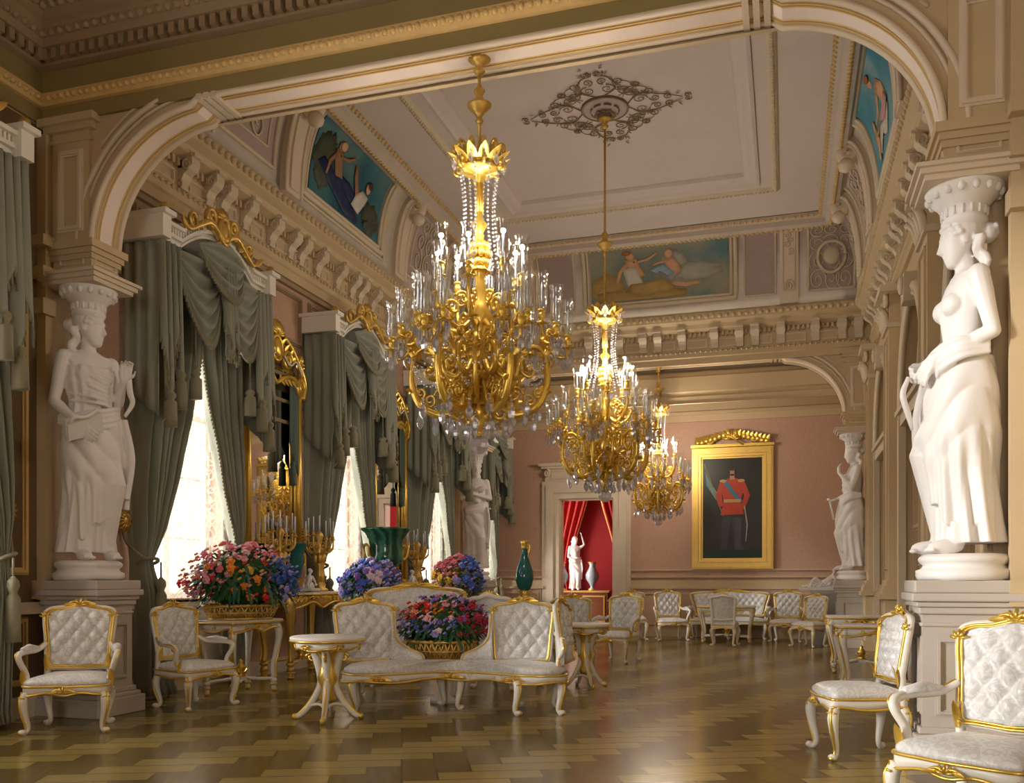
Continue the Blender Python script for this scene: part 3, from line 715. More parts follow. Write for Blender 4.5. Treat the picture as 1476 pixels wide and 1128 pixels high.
def make_pelmet():
    root = thing('pelmet', '-', 'pelmet')
    def lo(y): return 4.98 + (.30 * (1 - (y / .8) ** 2) if abs(y) < .8 else 0)
    ys = [-1.25 + 2.5 * i / 50 for i in range(51)]; b = MB()
    for (x0, x1, z0, z1) in ((.01, .40, .0, .2), (.01, .44, .06, .10), (.01, .46, .17, .21), (.01, .42, .0, .03)):
        b.prism([(y, lo(y) + z0) for y in ys] + [(y, lo(y) + z1) for y in ys[::-1]], x0, x1, 'yz')
    for y in (-1.2, 1.2): b.cbox((.25, y, 5.09), (.48, .16, .24)); b.cbox((.27, y, 5.23), (.52, .22, .05))
    for i in range(44):
        y = -1.12 + i * .052; b.box(.40, .425, y - .013, y + .013, lo(y) + .10, lo(y) + .17)
    b.build('cornice_board', MAT['white'], root)
    g = MB(); x = .46
    for s in (-1, 1):
        g.tube(bez([(x, 0, 5.30), (x, s * .28, 5.42), (x, s * .48, 5.34), (x, s * .72, 5.22), (x, s * .84, 5.30)], 6), [.05, .045, .03, .02], 6)
        g.tube(spiral((x, s * .24, 5.50), .12, .02, -PI / 2, s * 1.6, (0, 1, 0), (0, 0, 1), 24), .03, 6); g.tube(spiral((x, s * .62, 5.36), .09, .015, -PI / 2, s * 1.5, (0, 1, 0), (0, 0, 1), 24), .022, 6)
        for i, yy in enumerate((.38, .5, .78)): leafblade(g, (x, s * yy, 5.3 - .03 * i), (0, s, .6), (1, 0, .3), .18, .04)
        g.sphere((x, s * 1.2, 5.28), (.05, .05, .07), 8, 6)
    g.tube([(x + .02, .11 * cos(a * PI / 10), 5.40 + .15 * sin(a * PI / 10)) for a in range(20)], .03, 6, True); g.sphere((x, 0, 5.40), (.05, .09, .13), 12, 8)
    shell(g, (x, 0, 5.52), .14, (0, 1, 0), (0, 0, 1), (.5, 0, 0), 7); shell(g, (x, 0, 5.27), .11, (0, 1, 0), (0, 0, -1), (.5, 0, 0), 5)
    g.build('crest', MAT['gold_old'], root)
    return root
def make_valance():
    root = thing('valance', '-', 'valance')
    def swag(y0, y1, zt, drop, x0, dz=0, nf=5):
        b = MB()
        def fn(a, t):
            s = sin(PI * a) ** .75; z = zt + dz * (abs(a - .5) * 2) ** 2 - drop * t * s - .05 * t
            x = x0 + .10 * s * (.3 + .7 * t) + .035 * sin(2 * PI * nf * t + .6 * sin(PI * a)) * s
            return (x, lerp(y0, y1, a) + (.5 - a) * .10 * t, z)
        b.grid(fn, 40, 44); o = b.build('swag', MAT['curtain'], root, solid=.012)
        f = MB()
        for i in range(2, 39): p = fn(i / 40, 1); f.tube([(p[0] + .01, p[1], p[2] + .01), (p[0] + .012, p[1], p[2] - .09)], [.010, .016], 4)
        f.build('fringe', MAT['fringe'], o)
    swag(-.95, .12, 4.955, .88, .40, .0, 5); swag(-.12, .95, 4.955, .88, .43, 0, 5); swag(-.52, .52, 5.22, .55, .46, -.1, 4)
    def jabot(yc, w, L, x0, s, zt=4.955):
        b = MB()
        def fn(a, t):
            y = yc + s * w * (a - .5); n = 3.5
            ed = L * (.55 + .45 * abs(((a * 2.2 + .1) % 1) * 2 - 1)) if True else L
            return (x0 + .05 * sin(2 * PI * n * a) * (1 - .3 * t) + .04 * t, y + .04 * sin(2 * PI * n * a + 1.2) * (.4 + t), zt - t * ed)
        b.grid(fn, 50, 20); o = b.build('jabot', MAT['curtain'], root, solid=.012)
        f = MB()
        for i in range(1, 50, 1): p = fn(i / 50, 1); f.tube([(p[0], p[1], p[2] + .01), (p[0], p[1], p[2] - .08)], [.008, .014], 4)
        f.build('fringe', MAT['fringe'], o); return o
    jabot(-1.06, .36, 1.75, .42, 1); jabot(1.06, .36, 1.75, .42, -1); jabot(0, .2, 1.05, .52, 1, 4.95)
    for s in (-1, 1):
        r = MB()
        def side(a, t): return (lerp(.04, .40, a), s * (1.2 + .03 * sin(2 * PI * 3 * a)), 4.955 - t * (1.5 + .4 * a))
        r.grid(side, 30, 12); r.build('return_drape', MAT['curtain_dark'] if s > 9 else MAT['curtain'], root, solid=.012)
    cd = MB()
    for y, z, L in ((-1.12, 3.45, .5), (-.93, 3.72, .55), (1.12, 3.45, .5), (.93, 3.72, .55), (-.62, 3.75, .42), (.62, 3.75, .42)):
        tb = MB(); tb.tube([(.48, y, z + .5), (.48, y, z)], .008, 5); tassel(tb, (.48, y, z), L, .065); tb.build('tassel', MAT['fringe'], root)
    cd.tube(bez([(.45, -1.15, 3.55), (.47, -1.05, 3.2), (.46, -1.27, 2.95)], 8), .008, 5)
    cd.build('cord', MAT['fringe'], root)
    return root
def make_sheer():
    b = MB()
    def fn(a, t): return (.04 + .014 * sin(2 * PI * 11 * a), lerp(-1.0, 1.0, a), lerp(.98, 4.75, t))
    b.grid(fn, 120, 6); o = b.build('lace_curtain', MAT['lace']); tag(o, '-', 'lace curtain'); return o
def dress(c, where, group_sfx, first=None, wsc=1):
    if first is None: parts = [make_pelmet(), make_valance(), curtain_panel(-1), curtain_panel(1), make_sheer()]
    else: parts = [copy_tree(o) for o in first]
    names = ['white pelmet with gilt crest over ', 'grey green swagged valance over ', 'near-side tied-back grey green curtain of ', 'far-side tied-back grey green curtain of ', 'white lace sheer across ']
    grp = ['window pelmets', 'swagged valances', 'tied back curtains', 'tied back curtains', 'lace sheers']
    zsc = .9 if wsc < 1 else 1
    for o, n, g in zip(parts, names, grp):
        o.location = (UL, c, 0); o.scale = (1.25, .86 * wsc, zsc); o['label'] = n + where; o['group'] = g
    return parts
D0 = dress(9.15, 'the tall window by the first statue', '')
D1 = dress(5.38, 'the window at the left edge', '', D0)
D1[0].location.y -= .14; D1[1].location.y -= .14; D1[3].location.y += .16
for c_ in list(D1[1].children):
    if c_.name.startswith('return_drape'): bpy.data.objects.remove(c_)
dress(12.97, 'the middle window of the three', '', D0)
dress(16.75, 'the third window, before the far left statue', '', D0)
dress(20.0, 'the window of the far bay', '', D0, .75)

# ------------------------------------------------------------------ pier mirrors
def make_mirror():
    root = thing('pier_mirror', '-', 'mirror')
    MB().box(.02, .035, -.66, .66, 1.25, 4.3).build('mirror_glass', MAT['mirror'], root)
    b = MB().box(0, .02, -.72, .72, 1.2, 4.35)
    for s in (-1, 1):
        b.tube([(.09, s * .70, 1.2), (.09, s * .70, 4.28)], .045, 8); b.box(.0, .08, s * .70 - .05, s * .70 + .05, 1.2, 4.28); b.tube([(.06, s * .63, 1.2), (.06, s * .63, 4.2)], .02, 6)
        b.box(0, .14, s * .70 - .08, s * .70 + .08, 1.18, 1.32)
    b.box(0, .1, -.72, .72, 1.2, 1.27); b.build('gilt_frame', MAT['gold'], root)
    g = MB(); x = .12
    for s in (-1, 1):
        g.tube(bez([(x, s * .74, 3.95), (x, s * .80, 4.15), (x, s * .70, 4.35), (x, s * .42, 4.62), (x, s * .20, 4.74)], 8), [.05, .06, .05, .04], 8)
        g.tube(spiral((x, s * .70, 4.1), .13, .02, PI / 2, s * 1.7, (0, 1, 0), (0, 0, 1), 30), .035, 6); g.tube(spiral((x, s * .30, 4.42), .15, .02, 0, s * 1.8, (0, 1, 0), (0, 0, 1), 30), .035, 6)
        g.tube(bez([(x, s * .72, 4.02), (x, s * .45, 4.20), (x, s * .18, 4.16), (x, 0, 4.06)], 8), [.03, .045, .04, .03], 6)
        for i in range(6):
            leafblade(g, (x, s * (.1 + .11 * i), 4.2 + .01 * i), (0, s * .4, -1), (1, 0, 0), .17, .04); leafblade(g, (x, s * (.12 + .11 * i), 4.6 - .06 * i), (0, s * .6, .9), (1, 0, 0), .15, .035)
        g.sphere((x, s * .70, 4.52), (.05, .06, .08), 8, 6); g.lathe([(.03, 0), (.07, .03), (.03, .06), (.02, .12)], 10, (x, s * .70, 4.42))
    shell(g, (x, 0, 4.72), .2, (0, 1, 0), (0, 0, 1), (.5, 0, 0), 9); g.sphere((x, 0, 4.55), (.06, .12, .14), 10, 8)
    g.tube([(x, .15 * cos(a * PI / 10), 4.55 + .17 * sin(a * PI / 10)) for a in range(20)], .03, 6, True)
    g.build('gilt_crest', MAT['gold'], root)
    w = MB()
    for s in (-1, 1): w.tube(bez([(x + .05, s * .66, 4.28), (x + .05, s * .48, 4.44), (x + .05, s * .3, 4.36), (x + .05, s * .12, 4.46)], 8), .016, 6)
    w.build('white_scroll', MAT['white'], root)
    dr = MB()
    for s in (1,):
        def fn(a, t): return (.10 + .012 * sin(a * 14), s * (.40 + .24 * a), 4.12 - t * (.85 + .45 * a))
        dr.grid(fn, 16, 8)
    dr.build('side_drape', MAT['curtain_dark'], root, solid=.01)
    tb = MB(); tassel(tb, (.12, .46, 3.12), .45, .055); tb.build('tassel', MAT['curtain_dark'], root)
    return root
m = make_mirror(); m['label'] = 'tall gilt mirror with scrolled crest between the first and middle windows'; m['group'] = 'pier mirrors'; m.location = (UL, 11.07, 0); m.scale = (1, .93, 1)
dup(m, 'tall gilt mirror between the middle window and the third window', (UL, 14.9, 0), group='pier mirrors', sc=(1, .93, 1))

# ------------------------------------------------------------------ portrait on the back wall
def flat(b, pts, y0=-.006, y1=0): return b.prism(pts, y0, y1, 'xz')
def blob(cx, cz, rx, rz, n=18, rot=0): return [(cx + rx * cos(a) * cos(rot) - rz * sin(a) * sin(rot), cz + rx * cos(a) * sin(rot) + rz * sin(a) * cos(rot)) for a in [2 * PI * k / n for k in range(n)]]
def rough(p, k=.16, sd=1):
    r_ = random.Random(sd); n = len(p); cx = sum(q[0] for q in p) / n; cz = sum(q[1] for q in p) / n
    p = [((a[0] + c[0]) / 2 if i % 2 else a[0], (a[1] + c[1]) / 2 if i % 2 else a[1]) for a, c in zip(p, p[1:] + p[:1]) for i in (0, 1)]
    return [(cx + (x - cx) * (1 + r_.uniform(-k, k)), cz + (z - cz) * (1 + r_.uniform(-k, k))) for x, z in p]
def limb(pts, ws):
    L, R = [], []
    for i, p in enumerate(pts):
        a, c = pts[max(0, i - 1)], pts[min(len(pts) - 1, i + 1)]; dx, dz = c[0] - a[0], c[1] - a[1]; l = math.hypot(dx, dz) or 1
        L.append((p[0] - dz / l * ws[i], p[1] + dx / l * ws[i])); R.append((p[0] + dz / l * ws[i], p[1] - dx / l * ws[i]))
    return L + R[::-1]
def paint(name, col, rough=.5, var=.25, sc=6): return simple('paint ' + name, C(*col), rough, var=var, scale=sc, bs=0, spec=.3)
PT = thing('portrait_painting', 'full-length portrait of an officer in a red tunic in a gilt frame', 'painting', (-1.2, VE, 1.56))
MB().box(-.66, .66, -.06, -.04, .24, 2.52).build('canvas', paint('dark canvas', (.018, .016, .010), .35, .6, 2), PT)
b = MB()
for w0, w1, d in ((.90, .80, .10), (.86, .76, .14), (.80, .74, .09), (.75, .69, .15), (.70, .655, .08)):
    h0 = w0 - .66; h1 = w1 - .66
    b.box(-w0, -w1, -d, -.001, .24 - h0, 2.52 + h0); b.box(w1, w0, -d, -.001, .24 - h0, 2.52 + h0); b.box(-w1, w1, -d, 0, .24 - h0, .24 - h1); b.box(-w1, w1, -d, 0, 2.52 + h1, 2.52 + h0)
b.build('gilt_frame', MAT['gold_old'], PT)
g = MB(); y = -.13
for s in (-1, 1):
    for i in range(8):
        t = i / 8; g.sphere((s * (.08 + t * .78), y, 2.86 + .22 * (1 - t) ** 1.5 + .03 * rnd.random()), (.075, .05, .06 + .03 * (1 - t)), 8, 5); leafblade(g, (s * (.1 + t * .72), y, 2.84 + .16 * (1 - t)), (s * .6, -.2, .8), (0, -1, .2), .17, .05)
    g.tube(spiral((s * .5, y, 2.93), .09, .02, 0, s * 1.5, (1, 0, 0), (0, 0, 1), 22), .03, 6)
shell(g, (0, y, 2.92), .2, (1, 0, 0), (0, 0, 1), (0, -.5, 0), 7); g.tube([(-.2, y - .05, 3.1), (.25, y - .05, 2.8)], .02, 6); g.box(-.92, .92, -.16, 0, 2.77, 2.83)
g.build('gilt_crest', MAT['gold'], PT)
def pp(name, polys, mat, y=-.062):
    b = MB()
    for k, p in enumerate(polys): flat(b, p, y - .004 - .0008 * k, y + .002)
    b.build(name, mat, PT)
pp('painted_ground', [[(-.66, .24), (.66, .24), (.66, .40), (.3, .48), (-.2, .46), (-.66, .42)]], paint('ground', (.02, .035, .022)))
pp('painted_flag', [[(-.60, 2.25), (-.50, 2.0), (-.28, 1.66), (-.22, 1.45), (-.38, 1.60), (-.58, 1.92)]], paint('flag', (.13, .22, .22), var=.5))
pp('painted_flag_staff', [limb([(-.62, 2.4), (-.2, 1.2)], [.012, .012])], paint('staff', (.2, .15, .06)), -.066)
pp('painted_boots', [limb([(-.12, 1.18), (-.16, .85), (-.17, .50)], [.12, .09, .06]), limb([(.10, 1.18), (.12, .85), (.12, .50)], [.12, .09, .06]), blob(-.2, .47, .1, .04), blob(.15, .47, .1, .04)], paint('boots', (.030, .030, .034), .25), -.068)
pp('painted_tunic', [[(-.22, 1.98), (-.09, 2.06), (.09, 2.06), (.23, 1.98), (.24, 1.75), (.19, 1.55), (.26, 1.24), (-.26, 1.22), (-.19, 1.55), (-.24, 1.75)], limb([(-.21, 1.95), (-.30, 1.68), (-.25, 1.42)], [.07, .065, .05]), limb([(.21, 1.95), (.33, 1.66), (.22, 1.36)], [.07, .065, .05])], paint('tunic', (.42, .05, .025)), -.074)
pp('painted_sash', [limb([(-.17, 2.0), (0, 1.75), (.2, 1.52)], [.045, .045, .04])], paint('sash', (.05, .17, .25)), -.080)
pp('painted_belt', [[(-.19, 1.58), (.19, 1.58), (.19, 1.51), (-.19, 1.51)]], paint('braid', (.45, .30, .10)), -.082)
for s in (-1, 1): pp('painted_epaulette', [blob(s * .2, 2.0, .08, .035)], paint('braid %d' % s, (.45, .30, .10)), -.082)
pp('painted_face', [blob(0, 2.19, .075, .105), limb([(0, 2.14), (0, 2.03)], [.05, .055])], paint('skin', (.42, .22, .13)), -.082)
pp('painted_hair', [blob(0, 2.275, .085, .045), blob(-.065, 2.2, .02, .06), blob(.065, 2.2, .02, .06), blob(0, 2.135, .06, .022)], paint('hair', (.03, .018, .010)), -.087)
pp('painted_sabre', [limb([(.27, 1.42), (.33, 1.0), (.30, .62)], [.014, .014, .008])], paint('sabre', (.35, .33, .28)), -.086)

# ------------------------------------------------------------------ paintings in the cove
def cove_paint(side, s0, s1, label, figs, sky, q0=.15, q1=.87):
    root = thing('ceiling_painting', label, 'painting', group='paintings in the cove')
    b = MB(); patch(b, side, s0, s1, q0, q1, .012, .03, 14, 6); b.build('canvas', sky, root)
    def onto(b, poly, e):
        n = len(poly); cx = sum(p[0] for p in poly) / n; cz = sum(p[1] for p in poly) / n
        P = lambda x, z: CP(side, lerp(s0, s1, clamp(x)), lerp(q0, q1, clamp(z)), e)
        vs = [P(*p) for p in poly] + [P(lerp(p[0], cx, .5), lerp(p[1], cz, .5)) for p in poly] + [P(cx, cz)]
        b.add(vs, [(i, (i + 1) % n, n + (i + 1) % n, n + i) for i in range(n)] + [(n + i, n + (i + 1) % n, 2 * n) for i in range(n)], True)
    for k, (nm, polys, mat) in enumerate(figs):
        b = MB()
        for i, p in enumerate(polys): onto(b, p, .034 + .006 * k + .0012 * i)
        b.build(nm, mat, root, solid=.004)
    return root
def sky_mat(name, a, bcol, c):
    t = NT(name); nz_ = t.noise(1.6, 5); return t.done(t.bsdf(t.ramp(nz_.outputs[0], [(.3, a), (.5, bcol), (.72, c)]), .55, 0, .2))
SKY1 = sky_mat('night blue sky', C(.012, .07, .12), C(.03, .13, .17), C(.10, .18, .17))
SKY2 = sky_mat('turquoise sky', C(.05, .22, .32), C(.09, .28, .36), C(.25, .38, .38))
SKY3 = sky_mat('cloudy sky', C(.10, .20, .22), C(.24, .26, .20), C(.36, .31, .22))
SKN, SKD = paint('warm skin', (.60, .34, .19)), paint('brown skin', (.30, .15, .08))
WHT, BLU, OCH, ROS, LEAFP = paint('white drape', (.58, .54, .46)), paint('navy drape', (.012, .025, .08)), paint('ochre drape', (.42, .28, .10)), paint('rose drape', (.55, .30, .32)), paint('foliage', (.055, .065, .04), var=.5)
def reclining(x, z, sx=1, k=1):
    f = lambda a, c: (x + sx * a * k, z + c * k)
    return dict(head=[blob(*f(0, .34), .032 * k, .085 * k)], hair=[blob(*f(-.012, .40), .036 * k, .05 * k)],
                body=[limb([f(0, .28), f(.02, .12), f(.06, -.05)], [.045 * k, .05 * k, .05 * k]), limb([f(.02, .20), f(.12, .22), f(.2, .36)], [.018 * k, .015 * k, .01 * k]), limb([f(-.02, .2), f(-.08, .05), f(-.10, -.12)], [.018 * k, .016 * k, .01 * k])],
                drape=[limb([f(.02, -.05), f(.18, -.08), f(.32, -.16), f(.44, -.2)], [.06 * k, .08 * k, .06 * k, .03 * k])])
a, c = reclining(.28, .40), reclining(.62, .36, -1, .9)
cove_paint('L', 11.55, 13.8, 'dark blue allegorical painting in the left cove above the middle window', [
    ('painted_foliage', [rough(blob(.14, .45, .13, .36)), rough(blob(.85, .2, .12, .18), .2, 2)], LEAFP), ('painted_drape', [limb([(.10, .40), (.3, .26), (.52, .10), (.66, .06)], [.06, .09, .09, .03]), *a['drape']], BLU),
    ('painted_figure', a['body'] + a['head'] + [limb([(.62, .30), (.56, .5), (.52, .68)], [.03, .025, .015])], SKD), ('painted_dress', [limb([(.60, .16), (.66, .3), (.72, .42)], [.06, .07, .05])], WHT), ('painted_head', [blob(.74, .52, .03, .08), blob(.30, .78, .035, .09)], SKN), ('painted_hair', [blob(.76, .58, .035, .06)], paint('dark hair', (.05, .03, .02)))], SKY1)
cove_paint('R', 11.55, 13.8, 'bright turquoise painting of nude figures in the right cove', [
    ('painted_figure', [limb([(.46, .66), (.40, .50), (.36, .30)], [.06, .075, .07]), limb([(.47, .62), (.60, .46), (.74, .42)], [.035, .03, .018]), blob(.53, .80, .04, .10)], SKN),
    ('painted_drape', [limb([(.36, .32), (.46, .20), (.64, .26), (.74, .12)], [.09, .11, .07, .04])], WHT), ('painted_cherub', [blob(.80, .44, .03, .085), limb([(.79, .38), (.76, .24), (.78, .08)], [.04, .05, .025]), limb([(.77, .34), (.70, .30), (.66, .36)], [.02, .016, .01])], SKN), ('painted_scarf', [limb([(.30, .36), (.44, .30), (.56, .34)], [.06, .07, .03])], ROS), ('painted_hair', [blob(.51, .88, .045, .06)], paint('auburn hair', (.35, .12, .03)))], SKY2)
a = reclining(.30, .38)
cove_paint('B', -3.85, -1.1, 'oblong painting of a reclining woman and a cherub on the back cove', [
    ('painted_cloud', [rough(blob(.62, .5, .1, .24), .14, 3), rough(blob(.78, .35, .18, .14), .16, 4)], paint('cloud', (.36, .36, .30))), ('painted_rocks', [rough(blob(.12, .2, .12, .22), .12, 5), limb([(.05, .08), (.4, .1), (.7, .06)], [.06, .09, .04])], OCH),
    ('painted_figure', a['body'] + a['head'], SKN), ('painted_leg', [limb([(.6, .2), (.7, .16), (.8, .18)], [.03, .03, .02])], SKN), ('painted_dress', [limb([(.29, .5), (.31, .36), (.34, .2)], [.05, .055, .06])], WHT), ('painted_drape', [limb([(.28, .18), (.4, .14), (.52, .2), (.6, .12)], [.06, .1, .09, .04])], OCH), ('painted_cherub', [blob(.58, .72, .03, .1), limb([(.58, .62), (.61, .46), (.64, .34)], [.035, .05, .03]), limb([(.58, .58), (.5, .54), (.46, .5)], [.018, .015, .01])], SKN), ('painted_scarf', [limb([(.46, .4), (.52, .46), (.6, .34)], [.04, .06, .03])], paint('blue scarf', (.25, .38, .45))), ('painted_hair', [blob(.275, .82, .035, .06)], paint('auburn hair', (.35, .12, .03)))], SKY3)

# ------------------------------------------------------------------ ceiling medallion of scrolls
MD = thing('ceiling_medallion', 'scrolled bronze medallion where the middle chandelier hangs from the ceiling', 'ceiling ornament', (-2.55, 12.97, 8.2), sc=.86)
MB().lathe([(.0, -.16), (.1, -.15), (.14, -.1), (.2, -.09), (.26, -.03), (.34, -.05), (.38, -.03), (.40, 0)], 32).build('boss', MAT['cove_dark'], MD)
b = MB()
for k in range(8):
    b.tube([(.24 * cos(a), .24 * sin(a), -.07) for a in [k * PI / 4 + .1 + q * .07 for q in range(9)]], .012, 5); b.tube(spiral((.14 * cos(k * PI / 4), .14 * sin(k * PI / 4), -.13), .05, .01, k, 1.4, (1, 0, 0), (0, 1, 0), 14), .014, 5)
b.tube([(.39 * cos(a * PI / 24), .39 * sin(a * PI / 24), -.03) for a in range(48)], .018, 6, True)
for k in range(4):
    R = Matrix.Rotation(k * PI / 2, 4, 'Z'); b.M = R; z = -.02; L = 1.45 if k % 2 == 0 else 1.15
    for s in (-1, 1):
        b.tube(bez([(.4, s * .06, z), (.62, s * .30, z), (.95, s * .22, z), (L * .9, s * .03, z)], 8), [.010, .011, .007], 5)
        for (cx, cy, r, a0, t) in ((.62, .16, .13, 0, 1.7), (.86, .12, .09, PI, 1.6), (1.08, .1, .08, 1, 1.6), (.52, .42, .14, 2, 1.7), (.78, .36, .10, 4, 1.5), (.34, .60, .09, 1, 1.5), (.62, .62, .08, 3, 1.5), (L - .06, .05, .06, 0, 1.4)):
            b.tube(spiral((cx, s * cy, z), r, .012, s * a0, s * t, (1, 0, 0), (0, 1, 0), 24), [.009, .006], 5)
        b.tube(bez([(.36, s * .3, z), (.5, s * .56, z), (.72, s * .52, z), (.8, s * .40, z)], 6), .007, 5)
        for q in range(5): leafblade(b, (.5 + .18 * q, s * (.34 - .05 * q), z), (.7, s * .7, 0), (0, 0, -1), .09, .02)
b.M = None
b.build('scrollwork', MAT['iron'], MD)
# ------------------------------------------------------------------ statues
def remesh(mb, name, mat, parent, voxel, it=2):
    o = mb.build(name, None)
    r = o.modifiers.new('r', 'REMESH'); r.mode = 'VOXEL'; r.voxel_size = voxel; r.use_smooth_shade = True
    s_ = o.modifiers.new('s', 'SMOOTH'); s_.iterations = it; s_.factor = .5
    dg = bpy.context.evaluated_depsgraph_get(); me = bpy.data.meshes.new_from_object(o.evaluated_get(dg))
    old = o.data; o.modifiers.clear(); o.data = me; bpy.data.meshes.remove(old); me.name = name
    me.materials.clear(); me.materials.append(mat); me.polygons.foreach_set('use_smooth', [True] * len(me.polygons)); o.parent = parent; return o
def V(*a): return Vector(a)
def hand(b, wrist, dirn, palm_n, curl=.5, spread=.1, k=1.0, thumb=1):
    """palm with five fingers; dirn points to the fingertips, palm_n out of the palm"""
    d = Vector(dirn).normalized(); n = Vector(palm_n); n = (n - d * n.dot(d)).normalized(); s = d.cross(n) * thumb
    w = Vector(wrist); pc = w + d * .045 * k
    for q in (-.5, 0, .5): b.tube([w + s * q * .02 * k, pc + s * q * .05 * k, w + d * .09 * k + s * q * .055 * k], [.020 * k, .019 * k, .016 * k], 7)
    for i, (o, L) in enumerate(((-.034, .062), (-.011, .078), (.012, .084), (.034, .074))):
        p = w + d * .088 * k + s * o * k; pts = [p]; dd = d + s * (o * spread * 8)
        for j in range(3):
            a = curl * (j + .6); v = (dd * cos(a) + n * sin(a)).normalized(); p = p + v * (L * (.45, .32, .26)[j] * k); pts.append(p)
        b.tube(pts, [.0105 * k, .0098 * k, .0088 * k, .006 * k], 7)
    p = w + d * .02 * k + s * .03 * k; b.tube([p, p + (s * .8 + d * .7 + n * .3) * .034 * k, p + (s * .75 + d * 1.5 + n * .7) * .042 * k], [.013 * k, .011 * k, .007 * k], 7)
def head(b, hair, M, bun=True, locks=True, beard=False):
    o = b.M; b.M = (o @ M) if o is not None else M
    t = hair if hair is not None else b
    tab = [(-.108, -.056, .020, .018), (-.096, -.052, .036, .034), (-.075, -.040, .048, .050), (-.045, -.026, .058, .066), (-.015, -.012, .064, .080), (.02, -.002, .069, .088), (.055, .004, .071, .089), (.085, .010, .058, .072), (.105, .012, .034, .044), (.115, .012, .012, .016)]
    vs = []; sg = 32
    for z, cy, rx, ry in tab:
        for k in range(sg):
            q = 2 * PI * k / sg; vs.append((rx * cos(q), cy + ry * sin(q), z))
    R = len(tab); b.add(vs, [(i * sg + k, i * sg + (k + 1) % sg, (i + 1) * sg + (k + 1) % sg, (i + 1) * sg + k) for i in range(R - 1) for k in range(sg)] + [tuple(range(sg - 1, -1, -1)), tuple((R - 1) * sg + k for k in range(sg))], True)
    b.tube([(0, -.083, .036), (0, -.093, .008), (0, -.107, -.020), (0, -.092, -.030)], [.008, .009, .012, .011], 10)
    for s in (-1, 1):
        b.sphere((s * .010, -.092, -.024), (.009, .010, .008), 8, 6); b.tube([(s * .008, -.086, .034), (s * .026, -.080, .040), (s * .048, -.062, .034)], [.008, .009, .006], 8)
        b.sphere((s * .028, -.074, .016), (.014, .010, .008), 10, 6); b.sphere((s * .070, .004, 0), (.009, .018, .028), 8, 6)
    b.sphere((0, -.086, -.050), (.020, .010, .0055), 10, 6); b.sphere((0, -.083, -.062), (.016, .010, .007), 10, 6); b.sphere((0, -.072, -.090), (.016, .014, .014), 8, 6)
    for q in range(9):
        a = -1.15 + 2.3 * q / 8
        for lay in range(3):
            z = .082 - .026 * lay; x = sin(a) * (.070 + .010 * lay); y = -cos(a) * (.072 - .012 * lay)
            t.sphere((x * .94, y * (.96 if abs(a) < .9 else .6), z), (.017, .015, .012), 7, 5)
    t.sphere((0, .018, .045), (.082, .092, .085), 16, 10)
    
    if bun:
        t.sphere((0, .115, .01), (.046, .042, .05), 12, 8); t.tube(spiral((0, .15, .01), .035, .01, 0, 1.5, (1, 0, 0), (0, 0, 1), 14), .012, 6)
    if locks:
        for s in (-1, 1):
            for k in range(2):
                t.tube([(s * (.062 + .012 * k + .012 * sin(q * 1.4 + k)), .045 + .012 * k + .010 * cos(q * 1.4), -.01 - .026 * q) for q in range(9)], [.022, .020, .018, .008], 7)
    b.M = o
def drape_loft(b, tab, nfold, seg=96, sharp=1.6):
    """tab rows: z, cx, cy, rx, ry, amp, twist"""
    vs = []; n = len(tab)
    rows = []
    for i in range(n - 1):
        m = 6
        for k in range(m): rows.append([lerp(x, y, k / m) for x, y in zip(tab[i], tab[i + 1])])
    rows.append(list(tab[-1]))
    for z, cx, cy, rx, ry, amp, tw in rows:
        for k in range(seg):
            a = 2 * PI * k / seg
            w = sin(nfold * a + tw) + .55 * sin((nfold * 1.0 + 5) * a - tw * 1.7 + 1) + .4 * sin(3 * a + tw)
            w = math.copysign(abs(w / 1.95) ** (1 / sharp), w)
            f = 1 + amp * w; vs.append((cx + rx * f * cos(a), cy + ry * f * sin(a), z))
    R = len(rows)
    fs = [(i * seg + k, i * seg + (k + 1) % seg, (i + 1) * seg + (k + 1) % seg, (i + 1) * seg + k) for i in range(R - 1) for k in range(seg)]
    fs += [tuple(range(seg - 1, -1, -1)), tuple((R - 1) * seg + k for k in range(seg))]
    b.add(vs, fs, True)
def fold_rope(b, pts, r, n=3, gap=.028, ax=(0, 0, 1)):
    P = bez(pts, 8); a = Vector(ax)
    for k in range(n):
        o = a * (gap * (k - (n - 1) / 2)); b.tube([p + o * (.6 + .8 * sin(PI * i / (len(P) - 1))) + Vector((0, -.006 * (k % 2), 0)) for i, p in enumerate(P)], [r * .7, r, r, r * .7], 7)
